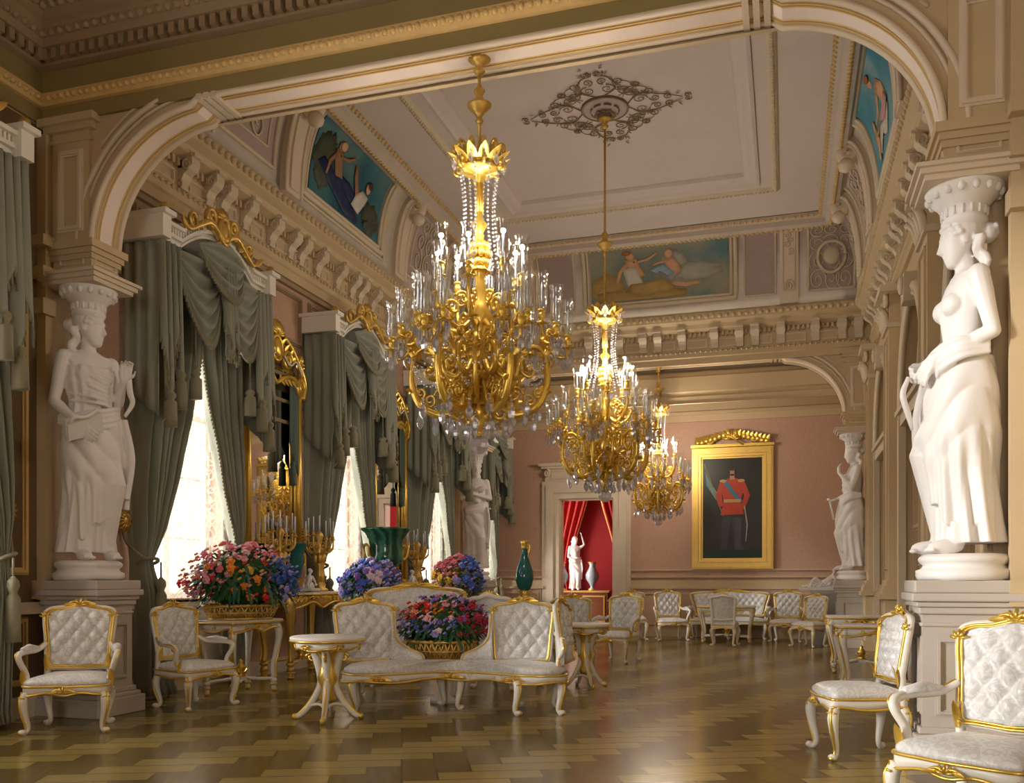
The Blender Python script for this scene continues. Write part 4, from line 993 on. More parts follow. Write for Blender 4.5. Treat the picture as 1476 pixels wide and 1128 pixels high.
def body(b, sway=.03, bare=True, knee=1, arms=(), head_yaw=0, head_pitch=0, cloak=True):
    kx = knee
    # legs and skirt
    drape_loft(b, [(.055, 0, .03, .19, .15, .18, 0), (.16, 0, .02, .175, .14, .20, .2), (.42, .01 * kx, .0, .165, .14, .16, .5), (.70, sway * kx, -.01, .185, .15, .10, .9), (.88, sway * kx, 0, .185, .145, .06, 1.1), (1.00, sway * kx, 0, .15, .115, .04, 1.2), (1.08, sway * .6 * kx, 0, .12, .095, .01, 1.2)], 9)
    b.tube([(.09 * kx, -.02, .90), (.10 * kx, -.17, .52), (.09 * kx, -.09, .12)], [.09, .075, .05], 12); b.sphere((.10 * kx, -.165, .53), (.062, .06, .08), 10, 8)
    for s, y in ((kx, -.13), (-kx, -.10)):
        b.sphere((s * .09, y - .02, .035), (.040, .09, .038), 12, 8); b.tube([(s * .09, y + .04, .16), (s * .09, y + .03, .05)], [.042, .044], 8)
        for q in range(5): b.sphere((s * .09 + (q - 2) * .016 * s, y - .108 + .006 * abs(q - 1), .018), (.010, .018, .012), 6, 5)
    # torso
    drape_loft(b, [(1.02, sway * .8 * kx, 0, .138, .105, 0, 0), (1.10, sway * .5 * kx, 0, .122, .092, 0, 0), (1.22, 0, -.003, .142, .108, 0, 0), (1.32, 0, 0, .158, .108, 0, 0), (1.40, 0, .008, .165, .085, 0, 0), (1.445, 0, .015, .115, .065, 0, 0), (1.47, 0, .018, .06, .055, 0, 0)], 5, 32)
    for s in (-1, 1):
        b.sphere((s * .068, -.072, 1.275), (.064, .062, .062), 16, 12); b.sphere((s * .165, .01, 1.395), (.058, .055, .058), 12, 8); b.tube([(s * .02, -.05, 1.43), (s * .15, -.01, 1.42)], [.014, .02], 6)
    b.tube([(0, .015, 1.42), (0, .005, 1.50), (0, -.01, 1.56)], [.062, .05, .05], 14)
    head(b, None, Matrix.Translation((0, -.012, 1.618)) @ Matrix.Scale(1.1, 4) @ Matrix.Rotation(head_yaw, 4, 'Z') @ Matrix.Rotation(head_pitch, 4, 'X'))
    for (sh, el, wr, fd, pn, curl, th) in arms:
        b.tube(bez([sh, (Vector(sh) * .55 + Vector(el) * .45), el], 6), [.052, .050, .042, .036], 12); b.sphere(el, .037, 10, 8)
        b.tube(bez([el, (Vector(el) * .65 + Vector(wr) * .35), wr], 6), [.037, .040, .032, .023], 12); hand(b, wr, fd, pn, curl, .1, 1, th)
    if not bare:
        for q in range(7): fold_rope(b, [(-.14, -.02, 1.40 - .05 * q), (-.04, -.125 - .012 * (q % 2), 1.30 - .035 * q), (.06, -.13, 1.26 - .03 * q), (.14, -.02, 1.32 - .04 * q)], .013, 1)
        for s in (-1, 1): fold_rope(b, [(s * .06, -.13, 1.22), (s * .12, -.02, 1.40), (s * .10, .07, 1.42)], .014, 3, .02, (s, 0, 0))
        drape_loft(b, [(1.0, sway * .8 * kx, 0, .160, .120, .06, 0), (1.10, sway * .5 * kx, 0, .140, .11, .07, .5), (1.22, 0, -.01, .160, .130, .06, .8), (1.34, 0, -.006, .166, .125, .05, 1)], 11, 80)
    if cloak:
        fold_rope(b, [(-.19, .04, .97), (-.12, -.13, .95), (.04, -.155, .98), (.17, -.08, 1.03), (.19, .06, 1.03)], .020, 4, .026)
        base = [(.1, (.178, .15)), (.42, (.178, .155)), (.62, (.20, .175)), (.85, (.205, .165)), (1.02, (.175, .14))]
        lobe = lambda a, d: cos(a - d) 
        a0 = PI / 2 * (1 if kx > 0 else 1) 
        def over(s_, t):
            a = 2 * PI * s_; front = -sin(a); side = cos(a) * kx
            lowz = .34 + .20 * side - .05 * front + .03 * sin(9 * a); z = lerp(lowz, 1.01, t); rx, ry = interp(base, z)
            ph = 15 * (z + .22 * cos(a) * kx + .10 * front ** 2) ; dg_ = abs(sin(ph)) ** .7 * 2 - 1
            vt = sin(13 * a + 3 * z); m = smooth((.72 - z) / .4)
            f = 1 + (.085) * (dg_ * (1 - m) * (.4 + .6 * max(0, front)) + vt * m * 1.2) + .02 * sin(5 * a + 6 * z)
            kn = .05 * math.exp(-((a - (1.5 * PI + .35 * kx)) / .5) ** 2 - ((z - .55) / .2) ** 2)
            return (sway * kx * .8 + (rx * f + kn) * cos(a), (ry * f + kn) * sin(a), z)
        n0 = len(b.v); b.grid(over, 120, 60, True, True)
        # close the shell inward so that the remesher sees a solid
        def inner(s_, t):
            x, y, z = over(s_, t); return (x * .55, y * .55, z)
        b.grid(inner, 120, 2, True, True)
        vs = [over(i / 120, 0) for i in range(120)] + [inner(i / 120, 0) for i in range(120)]; b.add(vs, [(i, 120 + i, 120 + (i + 1) % 120, (i + 1) % 120) for i in range(120)], True)
        vs = [over(i / 120, 1) for i in range(120)] + [inner(i / 120, 1) for i in range(120)]; b.add(vs, [(i, (i + 1) % 120, 120 + (i + 1) % 120, 120 + i) for i in range(120)], True)
        for k in range(5): b.tube(bez([(kx * (.165 + .008 * k), -.04 - .022 * k, 1.0), (kx * (.20 + .006 * k), -.05 - .03 * k, .72), (kx * (.19 + .012 * (k % 2)), -.05 - .03 * k, .36 + .07 * (k % 3))], 6), [.018, .026, .020], 7)
def caryatid(name, label, loc, rz, props=None, sc=1.40, voxel=.0062, plinth=True, **kw):
    root = thing(name, label, 'statue', loc, rz, 'marble caryatids')
    b = MB(); b.M = Matrix.Translation((0, 0, .19)) @ Matrix.Scale(sc, 4); body(b, **kw); b.M = None
    remesh(b, 'body', MAT['marble'], root, voxel * sc, 3)
    if props: props(root, Matrix.Translation((0, 0, .19)) @ Matrix.Scale(sc, 4))
    d = MB().lathe([(.31, 0), (.325, .03), (.325, .07), (.29, .085), (.275, .11), (.30, .13), (.31, .15), (.30, .17), (.27, .19)], 40)
    d.build('round_base', MAT['marble'], root)
    z = .19 + 1.70 * sc
    c = MB().lathe([(.10, -.04), (.14, .0), (.155, .02), (.155, .04), (.145, .05), (.15, .12), (.17, .13), (.18, .15), (.23, .19), (.26, .25), (.265, .26)], 32)
    for k in range(16):
        a = 2 * PI * k / 16; c.sphere((.238 * cos(a), .238 * sin(a), .215), (.028, .028, .036), 7, 5); pass
        c.tube([(.147 * cos(a), .147 * sin(a), .055), (.152 * cos(a), .152 * sin(a), .115)], .013, 5)
    co = c.build('capital', MAT['marble'], root); co.location = (0, 0, z)
    return root, z + .26
def abacus(root, z, rz):
    a = MB().box(-.30, .30, -.27, .27, 0, .04).box(-.33, .33, -.30, .30, .04, .08).box(-.36, .36, -.33, .33, .08, .11)
    o = a.build('abacus', MAT['stone_light'], root); o.location = (0, 0, z); o.rotation_euler = (0, 0, -rz); return o
PH = 1.30
def pedestal(label, x, y, w=.74, d=.60):
    root = thing('pedestal', label, 'pedestal', (x, y, 0), 0, 'stone pedestals under the statues')
    b = MB().box(-w / 2 + .06, w / 2 - .06, -d / 2 + .06, d / 2 - .06, 0, PH)
    b.build('die', MAT['pedestal'], root)
    c = MB()
    for e, z0, z1 in ((.0, 1.21, PH), (.02, 1.15, 1.21), (-.01, 1.11, 1.15), (-.03, 1.06, 1.11), (-.045, .97, 1.0)): c.box(-w / 2 - e, w / 2 + e, -d / 2 - e, d / 2 + e, z0, z1)
    c.build('cap_moulding', MAT['pedestal'], root, bevel=.012)
    c = MB()
    for e, z0, z1 in ((.03, 0, .17), (.0, .17, .21), (-.03, .21, .26)): c.box(-w / 2 - e, w / 2 + e, -d / 2 - e, d / 2 + e, z0, z1)
    c.build('base_moulding', MAT['pedestal'], root, bevel=.01)
    f = MB().frame(-w / 2 + .14, w / 2 - .14, .34, .90, .045, -d / 2 + .07, -d / 2 + .035)
    for s in (-1, 1): f.frame(-d / 2 + .13, d / 2 - .13, .34, .90, .045, s * (w / 2 - .07), s * (w / 2 - .035), 'yz')
    f.build('panel', MAT['pedestal'], root)
    return root
XL, XR, YF, YR = -6.55, 1.23, 7.22, 18.67
pedestal('grey stone pedestal under the left foreground statue', XL, YF); pedestal('grey stone pedestal under the right foreground statue', XR, YF)
pedestal('grey stone pedestal under the far left statue', XL, YR); pedestal('grey stone pedestal under the far right statue', XR, YR)
def book_prop(root, M):
    b = MB(); b.M = M @ Matrix.Translation((-.15, -.18, .88)) @ Matrix.Rotation(-.35, 4, 'Y') @ Matrix.Rotation(.5, 4, 'X')
    b.box(-.10, .15, -.012, .012, -.055, .095); b.box(-.095, .155, -.026, -.008, -.05, .09)
    b.tube(bez([(-.08, -.03, .08), (-.06, -.06, .13), (.02, -.05, .11), (.12, -.03, .13)], 6), .014, 6)
    b.build('book', MAT['marble'], root)
    s = MB(); s.M = M; s.tube(bez([(.20, -.16, 1.34), (.215, -.16, 1.2), (.24, -.15, 1.12), (.19, -.14, 1.02)], 6), [.022, .022, .018, .012], 8); s.build('scroll', MAT['marble'], root)
fz = facing(.93, -.37)
r, z = caryatid('caryatid', 'white marble woman holding a book at her hip, left foreground pedestal', (XL, YF, PH), fz, book_prop, bare=False, knee=1, head_yaw=.62, head_pitch=.12,
    arms=[((-.17, .01, 1.39), (-.22, .04, 1.09), (-.14, -.15, .93), (.3, -.5, -.6), (.5, .5, .2), .5, -1), ((.17, .01, 1.39), (.20, -.02, 1.12), (.17, -.16, 1.27), (.1, -.2, 1), (-.4, -.8, 0), .7, 1)])
abacus(r, z, fz)
def ribbon_prop(root, M):
    b = MB(); b.M = M; b.tube(bez([(-.02, -.27, .93), (-.015, -.30, .84), (-.03, -.27, .74), (-.06, -.24, .66)], 8), [.012, .016, .016, .008], 6); b.build('ribbon', MAT['marble'], root)
fz = facing(-.98, -.16)
r, z = caryatid('caryatid', 'half-draped white marble woman with bent arm, right foreground pedestal', (XR, YF, PH), fz, ribbon_prop, bare=True, knee=-1, head_yaw=-.15, head_pitch=.22,
    arms=[((.17, .01, 1.39), (.22, .06, 1.10), (.07, -.17, 1.01), (-.3, -.5, -.85), (-.6, .4, -.4), .45, 1), ((-.17, .01, 1.39), (-.21, .02, 1.10), (-.13, -.19, 1.0), (.6, -.5, -.4), (.3, .5, 0), .5, -1)])
abacus(r, z, fz)
fz = facing(.25, -.95)
r, z = caryatid('caryatid', 'draped marble woman with arms crossed on her chest, far left pedestal', (XL, YR, PH), fz, None, voxel=.012, bare=False, knee=1, head_yaw=.3, head_pitch=.15,
    arms=[((-.17, .01, 1.39), (-.23, -.06, 1.14), (.05, -.17, 1.26), (.9, -.1, .4), (0, .8, 0), .4, -1), ((.17, .01, 1.39), (.23, -.06, 1.14), (-.02, -.20, 1.20), (-.9, -.1, .3), (0, .8, 0), .4, 1)])
abacus(r, z, fz)
def stick_prop(root, M):
    b = MB(); b.M = M; b.tube([(-.18, -.22, .72), (-.22, -.27, 1.0)], .014, 6); b.tube([(-.21, -.25, .92), (-.27, -.26, .98)], .01, 6); b.build('branch', MAT['marble'], root)
fz = facing(-.96, -.2)
r, z = caryatid('caryatid', 'draped marble woman with hand raised to her chin, far right pedestal', (XR, YR, PH), fz, stick_prop, voxel=.012, bare=False, knee=-1, head_yaw=-.1, head_pitch=.2,
    arms=[((.17, .01, 1.39), (.20, -.08, 1.13), (.03, -.21, 1.36), (-.3, .1, 1), (0, .9, 0), .8, 1), ((-.17, .01, 1.39), (-.22, .02, 1.1), (-.16, -.19, 1.0), (.3, -.8, -.2), (0, 0, .9), .6, -1)])
abacus(r, z, fz)

# reclining marble figures: a child on the block by the far right pedestal, classical groups on the consoles
def recline_body(b):
    b.tube(bez([(-.30, .02, .10), (-.12, 0, .16), (.06, 0, .30), (.14, 0, .42)], 8), [.10, .12, .115, .10, .07], 14)
    b.tube([(.14, 0, .42), (.17, -.01, .50)], [.05, .045], 10); b.sphere((.18, -.02, .565), (.066, .075, .085), 14, 10); b.sphere((.19, .01, .60), (.072, .08, .065), 12, 8); b.sphere((.18, -.095, .56), (.012, .014, .016), 6, 5)
    b.tube(bez([(-.26, -.06, .12), (-.44, -.12, .30), (-.60, -.10, .08)], 8), [.085, .07, .05, .04], 12); b.tube(bez([(-.28, .06, .10), (-.50, .05, .14), (-.78, .0, .05)], 8), [.085, .065, .05, .035], 12)
    b.sphere((-.63, -.13, .04), (.08, .035, .035), 10, 6); b.sphere((-.82, -.02, .05), (.06, .035, .04), 10, 6)
    b.tube(bez([(.14, -.08, .40), (.22, -.16, .22), (.10, -.22, .14)], 8), [.045, .036, .024], 10); hand(b, (.10, -.22, .14), (-1, -.2, -.2), (0, 0, -1), .4)
    b.tube(bez([(.14, .09, .40), (.26, .08, .24), (.30, .02, .06)], 8), [.045, .036, .026], 10); hand(b, (.30, .02, .07), (.8, -.5, -.4), (0, 0, -1), .3)
    b.tube([(-.5, 0, .03), (.3, .02, .03)], [.14, .16], 12)
    for k in range(5): b.tube(bez([(-.52 + .1 * k, -.16, .03), (-.36 + .1 * k, -.13, .16), (-.1 + .06 * k, .0, .20)], 6), [.012, .026, .015], 6)
def recliner(label, loc, rz, sc, mat='marble', group=None, first=[]):
    root = thing('reclining_statue', label, 'statue', loc, rz, group)
    b = MB(); b.M = Matrix.Scale(sc, 4); recline_body(b); remesh(b, 'body', MAT[mat], root, .012 * sc)
    p = MB().box(-.95 * sc, .45 * sc, -.30 * sc, .22 * sc, -.08 * sc, .0); p.build('slab', MAT[mat], root); return root
bl = MB().box(-.34, .34, -.25, .25, 0, 1.08); tb_ = MB()
o = thing('low_pedestal', 'stone block under the reclining child, beside the far right pedestal', 'pedestal', (.84, 19.36, 0))
bl.build('die', MAT['pedestal'], o); MB().box(-.38, .38, -.29, .29, 1.02, 1.1).build('cap_moulding', MAT['pedestal'], o); MB().box(-.38, .38, -.29, .29, 0, .12).build('base_moulding', MAT['pedestal'], o)
recliner('small white reclining child statue beside the far right pedestal', (.80, 19.36, 1.15), .0, .6)
# ------------------------------------------------------------------ gilt and white seat furniture, front looks along -Y
def cushion(b, outline, z0, z1, dome=.05):
    n = len(outline); cx = sum(p[0] for p in outline) / n; cy = sum(p[1] for p in outline) / n; vs = []
    rows = [(.985, z0), (1.01, lerp(z0, z1, .35)), (1.01, lerp(z0, z1, .7)), (.975, z1), (.90, z1 + dome * .35), (.72, z1 + dome * .72), (.45, z1 + dome * .94), (.15, z1 + dome)]
    for s, z in rows: vs += [(cx + (x - cx) * s, cy + (y - cy) * s, z) for x, y in outline]
    R = len(rows); fs = [(i * n + k, i * n + (k + 1) % n, (i + 1) * n + (k + 1) % n, (i + 1) * n + k) for i in range(R - 1) for k in range(n)]
    fs += [tuple(range(n - 1, -1, -1)), tuple((R - 1) * n + k for k in range(n))]; b.add(vs, fs, True)
def seat_outline(wf, wb, d, n=48, bow=.05):
    """rounded trapezoid with a bowed front edge"""
    P = bez([(-wf, -d * .8, 0), (-wf * .86, -d, 0), (-wf * .4, -d - bow * .6, 0), (0, -d - bow, 0), (wf * .4, -d - bow * .6, 0), (wf * .86, -d, 0), (wf, -d * .8, 0), ((wf + wb) / 2, 0, 0), (wb, d * .9, 0), (wb * .9, d, 0), (0, d, 0), (-wb * .9, d, 0), (-wb, d * .9, 0), (-(wf + wb) / 2, 0, 0), (-wf, -d * .8, 0)], 4)
    return [(p.x, p.y) for p in P[:-1]]
def rail_band(b, outline, z0, z1, thick=.02, scal=0, nscal=3):
    n = len(outline); vs = []
    cx = sum(p[0] for p in outline) / n; cy = sum(p[1] for p in outline) / n
    for s, w in ((1.0, 0), (1.03, 0), (1.03, 1), (1.0, 1)):
        for k, (x, y) in enumerate(outline):
            zz = z1 if w == 0 else z0 + scal * (.5 + .5 * cos(2 * PI * nscal * k / n * 1.0))
            vs.append((cx + (x - cx) * s, cy + (y - cy) * s, zz))
    fs = [(i * n + k, i * n + (k + 1) % n, ((i + 1) % 4) * n + (k + 1) % n, ((i + 1) % 4) * n + k) for i in range(4) for k in range(n)]
    b.add(vs, fs, True)
def cab_leg(x, y, h, k=1.0):
    """cabriole leg curving outwards; returns the path"""
    s = Vector((x, y, 0)); o = s.normalized() if s.length > 1e-3 else Vector((0, -1, 0))
    o = Vector((math.copysign(.7, x), math.copysign(.7, y) if abs(y) > .02 else 0, 0)).normalized()
    return bez([s + V(0, 0, h), s + o * .028 * k + V(0, 0, h * .80), s + o * .010 * k + V(0, 0, h * .48), s - o * .018 * k + V(0, 0, h * .2), s - o * .002 * k + V(0, 0, h * .07), s + o * .035 * k + V(0, 0, h * .045)], 5)
def legs(root, spots, h, r=.030, wm='white', gm='gold', name='leg'):
    for x, y in spots:
        P = cab_leg(x, y, h); b = MB(); b.tube(P, [r * 1.15, r * 1.35, r * .95, r * .66, r * .62, r * .9], 8); b.sphere((P[-1].x, P[-1].y, r * .8), (r * 1.1, r * 1.1, r * .8), 8, 5)
        L = b.build(name, MAT[wm], root)
        g = MB(); o = Vector((math.copysign(1, x), math.copysign(1, y), 0)).normalized()
        g.tube([p + o * (r * .98 * (1.25 - .6 * i / len(P))) for i, p in enumerate(P)], [r * .30, r * .42, r * .25, r * .22], 6)
        shell(g, P[2] + o * r, r * 1.2, (o.y, -o.x, 0), (0, 0, -1), o, 5, .2); g.sphere((P[-1].x + o.x * .012, P[-1].y + o.y * .012, r * .7), (r * .85, r * .85, r * .6), 7, 5)
        g.build('gilt_carving', MAT[gm], L)
def back_shape(w, z0, z1, kind=0):
    """half outline of the backrest as (x,z) from bottom centre counter clockwise"""
    h = z1 - z0
    R = [(0, z0), (w * .60, z0 + .01), (w * .84, z0 + h * .03), (w * .90, z0 + h * .16), (w * .94, z0 + h * .45), (w * 1.0, z0 + h * .74), (w * .97, z0 + h * .88), (w * .78, z0 + h * .93), (w * .42, z0 + h * .95), (0, z1)]
    P = bez([(x, 0, z) for x, z in R] + [(-x, 0, z) for x, z in R[::-1][1:]], 4)
    return [(p.x, p.z) for p in P[:-1]]
def tufted(b, shape, yfn, depth=.07, nx=3.0, nz=4.0, nu=46, nv=46, plain=False):
    """button tufted pad filling the closed outline; yfn(x,z) gives its plane"""
    zs = [p[1] for p in shape]; z0, z1 = min(zs) + .004, max(zs) - .004
    def width(z):
        xs = []
        n = len(shape)
        for i in range(n):
            (xa, za), (xb, zb) = shape[i], shape[(i + 1) % n]
            if (za - z) * (zb - z) <= 0 and abs(zb - za) > 1e-9: xs.append(xa + (xb - xa) * (z - za) / (zb - za))
        return (min(xs), max(xs)) if len(xs) > 1 else (0, 0)
    W = max(abs(p[0]) for p in shape)
    def fn(u, v):
        z = lerp(z0, z1, v); a, c = width(z); x = lerp(a, c, u); e = (min(u, 1 - u) * 2) ** .35 * (min(v, 1 - v) * 2) ** .35
        p = x / W * nx / 2 + (z - z0) / (z1 - z0) * nz / 2; q = x / W * nx / 2 - (z - z0) / (z1 - z0) * nz / 2
        t = .75 if plain else (abs(sin(PI * p)) * abs(sin(PI * q))) ** .55
        return (x, yfn(x, z) - depth * e * (.25 + .75 * t), z)
    b.grid(fn, nu, nv)
    b.grid(lambda u, v: (lambda P: (P[0], yfn(P[0], P[2]) + .02 * (min(u, 1 - u) * 2) ** .4 * (min(v, 1 - v) * 2) ** .4, P[2]))(fn(1 - u, v)), 14, 14)
def crest(g, c, w, h, y=-.03):
    shell(g, (c[0], c[1] + y, c[2]), h, (1, 0, 0), (0, 0, 1), (0, -.6, 0), 5, .2)
    for s in (-1, 1):
        g.tube(bez([(c[0] + s * .01, c[1] + y, c[2] + h * .4), (c[0] + s * w * .45, c[1] + y, c[2] + h * .55), (c[0] + s * w, c[1] + y * .6, c[2] - h * .1)], 6), [h * .22, h * .2, h * .08], 6)
        leafblade(g, (c[0] + s * w * .3, c[1] + y, c[2] + h * .25), (s, 0, -.1), (0, -1, 0), w * .7, h * .28)
def chair(name, label, cat, w=.32, wb=.26, d=.28, arms=True, seat_h=.44, top=1.06, nx=4, nz=6, extra_legs=0, lean=.16, detail=1, zb=None):
    root = thing(name, label, cat)
    out = seat_outline(w, wb, d, bow=.03 + .04 * (w > .5)); zr = seat_h - .12
    b = MB(); cushion(b, out, zr + .075, seat_h, .05); b.build('seat', MAT['damask'], root)
    b = MB(); rail_band(b, out, zr, zr + .08, scal=.022, nscal=7); rb_ = b.build('seat_rail', MAT['white'], root)
    g = MB(); m = len(out); cx = 0; cy = sum(p[1] for p in out) / m
    g.tube([(x * 1.04, cy + (y - cy) * 1.04, zr + .075) for x, y in out], .010, 6, True); g.tube([(x * 1.04, cy + (y - cy) * 1.04, zr + .022 * (.5 + .5 * cos(2 * PI * 7 * k / m))) for k, (x, y) in enumerate(out)], .010, 6, True)
    crest(g, (0, -d - .05, zr + .025), w * .35, .045, -.01)
    for s in (-1, 1): shell(g, (s * w * .92, -d * .98, zr + .035), .035, (1, 0, 0), (0, 0, -1), (s * .3, -.6, 0), 5, .2)
    g.build('gilt_carving', MAT['gold'], rb_)
    sp = [(-w * .92, -d * .92), (w * .92, -d * .92), (-wb * .92, d * .92), (wb * .92, d * .92)]
    for i in range(extra_legs): x = w * .92 * (-1 + 2 * (i + 1) / (extra_legs + 1)); sp += [(x, -d * .98), (x, d * .95)]
    legs(root, sp, zr + .02)
    # backrest
    z0 = (seat_h + .06) if zb is None else zb; sh = back_shape(wb * 1.08, z0, top); yb = d * .93
    yf = lambda x, z: yb + lean * (z - z0) * 1.0 - .10 * (x / wb) ** 2 * (.3 if w < .5 else .5)
    b = MB(); tufted(b, [(x * .93, z0 + (z - z0) * .955 + .015) for x, z in sh], yf, .085, nx, nz, int(46 * max(1, wb / .5)), 46); b.build('backrest', MAT['damask'], root)
    f = MB(); P = [(x, yf(x, z) + .012, z) for x, z in sh]; f.tube(P, .027, 8, True)
    for s in (-1, 1): f.tube(bez([(s * wb * .95, d * .93, zr + .02), (s * wb * .98, d * .93, zr + .1), (s * wb * .96, yf(s * wb * .96, z0 + .12), z0 + .12)], 5), .026, 8); f.sphere((s * wb * 1.06, yf(wb, top - .10), top - .10), (.02, .02, .03), 7, 5)
    fo = f.build('back_frame', MAT['white'], root)
    g = MB(); g.tube([(x * 1.0, yf(x, z) - .015, z) for x, z in sh], .009, 6, True); g.tube([(x * .93, yf(x, z) - .012, z0 + (z - z0) * .955 + .015) for x, z in sh], .007, 5, True)
    crest(g, (0, yf(0, top), top - .01), wb * .55, .06, -.015)
    if w > .5: crest(g, (wb * .55, yf(wb * .55, top), top - .05), .12, .04, -.015); crest(g, (-wb * .55, yf(wb * .55, top), top - .05), .12, .04, -.015)
    for s in (-1, 1): shell(g, (s * wb * 1.06, yf(wb, top - .12) - .02, top - .11), .045, (1, 0, 0), (0, 0, 1), (0, -.5, 0), 5, .2); leafblade(g, (s * wb * .97, yf(wb, z0 + .1) - .02, z0 - .02), (0, 0, 1), (0, -1, 0), .16, .025)
    g.build('gilt_carving', MAT['gold'], fo)
    if arms:
        for s in (-1, 1):
            P = bez([(s * wb * 1.0, yf(wb, z0 + .20), z0 + .22), (s * (wb + .05), d * .55, z0 + .17), (s * (w + .045), -.02, z0 + .165), (s * (w + .06), -d * .50, z0 + .15), (s * (w + .05), -d * .60, z0 + .10), (s * (w + .01), -d * .42, z0 - .02), (s * w * .98, -d * .62, zr + .07)], 6)
            b = MB(); b.tube(P, [.020, .022, .024, .026, .026, .024, .026], 8); A = b.build('arm', MAT['white'], root)
            g = MB(); g.tube([p + V(s * .018, -.012, .010) for p in P], .009, 6); g.tube(spiral((s * (w + .062), -d * .54, z0 + .13), .032, .008, PI / 2, 1.3, (0, -1, 0), (0, 0, 1), 16), .013, 6); leafblade(g, (s * (w + .02), -d * .60, zr + .07), (0, 0, 1), (0, -1, 0), .15, .025); g.build('gilt_carving', MAT['gold'], A)
            q = MB(); q.tube([(s * (wb + .045), d * .62, z0 + .185), (s * (w + .03), d * .2, z0 + .195), (s * (w + .05), -d * .28, z0 + .185)], [.018, .036, .022], 10); q.build('arm_pad', MAT['damask'], A)
    return root
def place(o, x, y, fx, fy, sc=1): o.location = (x, y, 0); o.rotation_euler = (0, 0, facing(fx, fy)); o.scale = (sc,) * 3; return o
AG, SG = 'white and gilt armchairs', 'white and gilt side chairs'
ARM = place(chair('armchair', 'silver damask armchair in front of the left foreground pedestal', 'armchair'), -6.0, 6.42, .52, -.86, 1.02); ARM['group'] = AG
def arm(label, x, y, fx, fy, sc=1): return place(dup(ARM, label, (0, 0, 0), 0, AG), x, y, fx, fy, sc)
arm('silver damask armchair between the left pedestal and the flower stand', -5.86, 7.93, .956, -.22, .98)
arm('large silver damask armchair cut by the bottom right corner', .95, 5.08, -.62, -.78, 1.03)
arm('silver damask armchair beyond the small far pedestal table, turned left', -2.62, 14.3, -.30, -.95)
arm('silver damask armchair at the left end of the back wall settee', -2.42, 19.7, .35, -.94)
arm('silver damask armchair at the right end of the back wall settee', -.02, 19.95, -.12, -.99)
arm('silver damask armchair directly behind the small far pedestal table', -2.95, 12.5, .2, -.98)
arm('armchair behind the flower basket, its back to the viewer', -3.30, 10.5, .25, .97, 1.06)
SID = place(chair('side_chair', 'silver damask side chair beside the right foreground pedestal', 'chair', .25, .22, .25, False, .46, 1.0, 4, 6), .50, 7.2, -.95, -.26, 1.06); SID['group'] = SG
def side(label, x, y, fx, fy, sc=1): return place(dup(SID, label, (0, 0, 0), 0, SG), x, y, fx, fy, sc)
side('side chair with its back to the viewer at the table before the settee', -1.2, 18.4, .05, 1)
side('silver damask side chair beside the far right pedestal', .40, 18.5, -.55, -.84)
side('silver damask side chair against the back wall next to the doorway', -3.22, 19.6, .25, -.97, 1.05)
SET = place(chair('settee', 'long silver damask settee against the back wall under the portrait', 'settee', .84, .80, .31, True, .44, 1.06, 12, 6, 1), -1.25, 20.6, 0, -1)
LOV = place(chair('settee', 'tufted settee facing the viewer behind the crescent sofa', 'settee', .56, .52, .30, True, .46, 1.19, 8, 6), -4.17, 9.66, .27, -.96, 1.04)

# crescent sofa: local x to the right, viewer at -y
SO = thing('crescent_sofa', 'white and gilt crescent sofa with two tufted backs around the flower basket', 'sofa', (-3.18, 8.37, 0), .297, sc=(1.05, 1, 1))
front = bez([(-1.02, .22, 0), (-.99, -.10, 0), (-.80, -.24, 0), (-.48, -.17, 0), (-.15, .04, 0), (.12, .05, 0), (.40, -.14, 0), (.72, -.33, 0), (.98, -.30, 0), (1.05, -.1, 0), (1.05, .20, 0)], 5)
backl = bez([(1.0, .34, 0), (.62, .40, 0), (.3, .36, 0), (0, .34, 0), (-.3, .38, 0), (-.6, .44, 0), (-.98, .36, 0)], 6)
ol = [(p.x, p.y) for p in front] + [(p.x, p.y) for p in backl]
b = MB(); cushion(b, ol, .385, .455, .04); b.build('seat', MAT['damask'], SO)
b = MB(); rail_band(b, ol, .30, .39, scal=.025, nscal=9); ra = b.build('seat_rail', MAT['white'], SO)
g = MB(); cy = sum(p[1] for p in ol) / len(ol); cx = sum(p[0] for p in ol) / len(ol)
g.tube([(cx + (x - cx) * 1.035, cy + (y - cy) * 1.035, .385) for x, y in ol], .011, 6, True); g.tube([(cx + (x - cx) * 1.035, cy + (y - cy) * 1.035, .30 + .025 * (.5 + .5 * cos(2 * PI * 9 * k / len(ol)))) for k, (x, y) in enumerate(ol)], .011, 6, True)
for x, y in ((-.02, .05), (-.66, -.25), (.56, -.27)): crest(g, (x, y - .02, .33), .13, .05, -.012)
g.build('gilt_carving', MAT['gold'], ra)
legs(SO, [(-.90, -.14), (.60, -.28), (1.0, -.24), (.05, .10), (-.12, .42), (.98, .26), (-.94, .28), (.62, .32)], .33, .032)
def sofa_back(cx, cy, rz, w, sgn):
    M = Matrix.Translation((cx, cy, 0)) @ Matrix.Rotation(rz, 4, 'Z'); sh = back_shape(w, .47, 1.09)
    yf = lambda x, z: .12 * (z - .47) - .25 * x * x
    b = MB(); b.M = M; tufted(b, [(x * .94, .47 + (z - .47) * .955 + .015) for x, z in sh], yf, .085, 4, 6); b.build('backrest', MAT['damask'], SO)
    f = MB(); f.M = M; f.tube([(x, yf(x, z) + .012, z) for x, z in sh], .026, 8, True); fo = f.build('back_frame', MAT['white'], SO)
    g = MB(); g.M = M; g.tube([(x, yf(x, z) - .013, z) for x, z in sh], .012, 6, True); crest(g, (0, yf(0, 1.09), 1.08), w * .55, .06, -.015)
    for s in (-1, 1): shell(g, (s * w * .98, yf(w, .97) - .02, .98), .045, (1, 0, 0), (0, 0, 1), (0, -.5, 0), 5, .2)
    g.build('gilt_carving', MAT['gold'], fo)
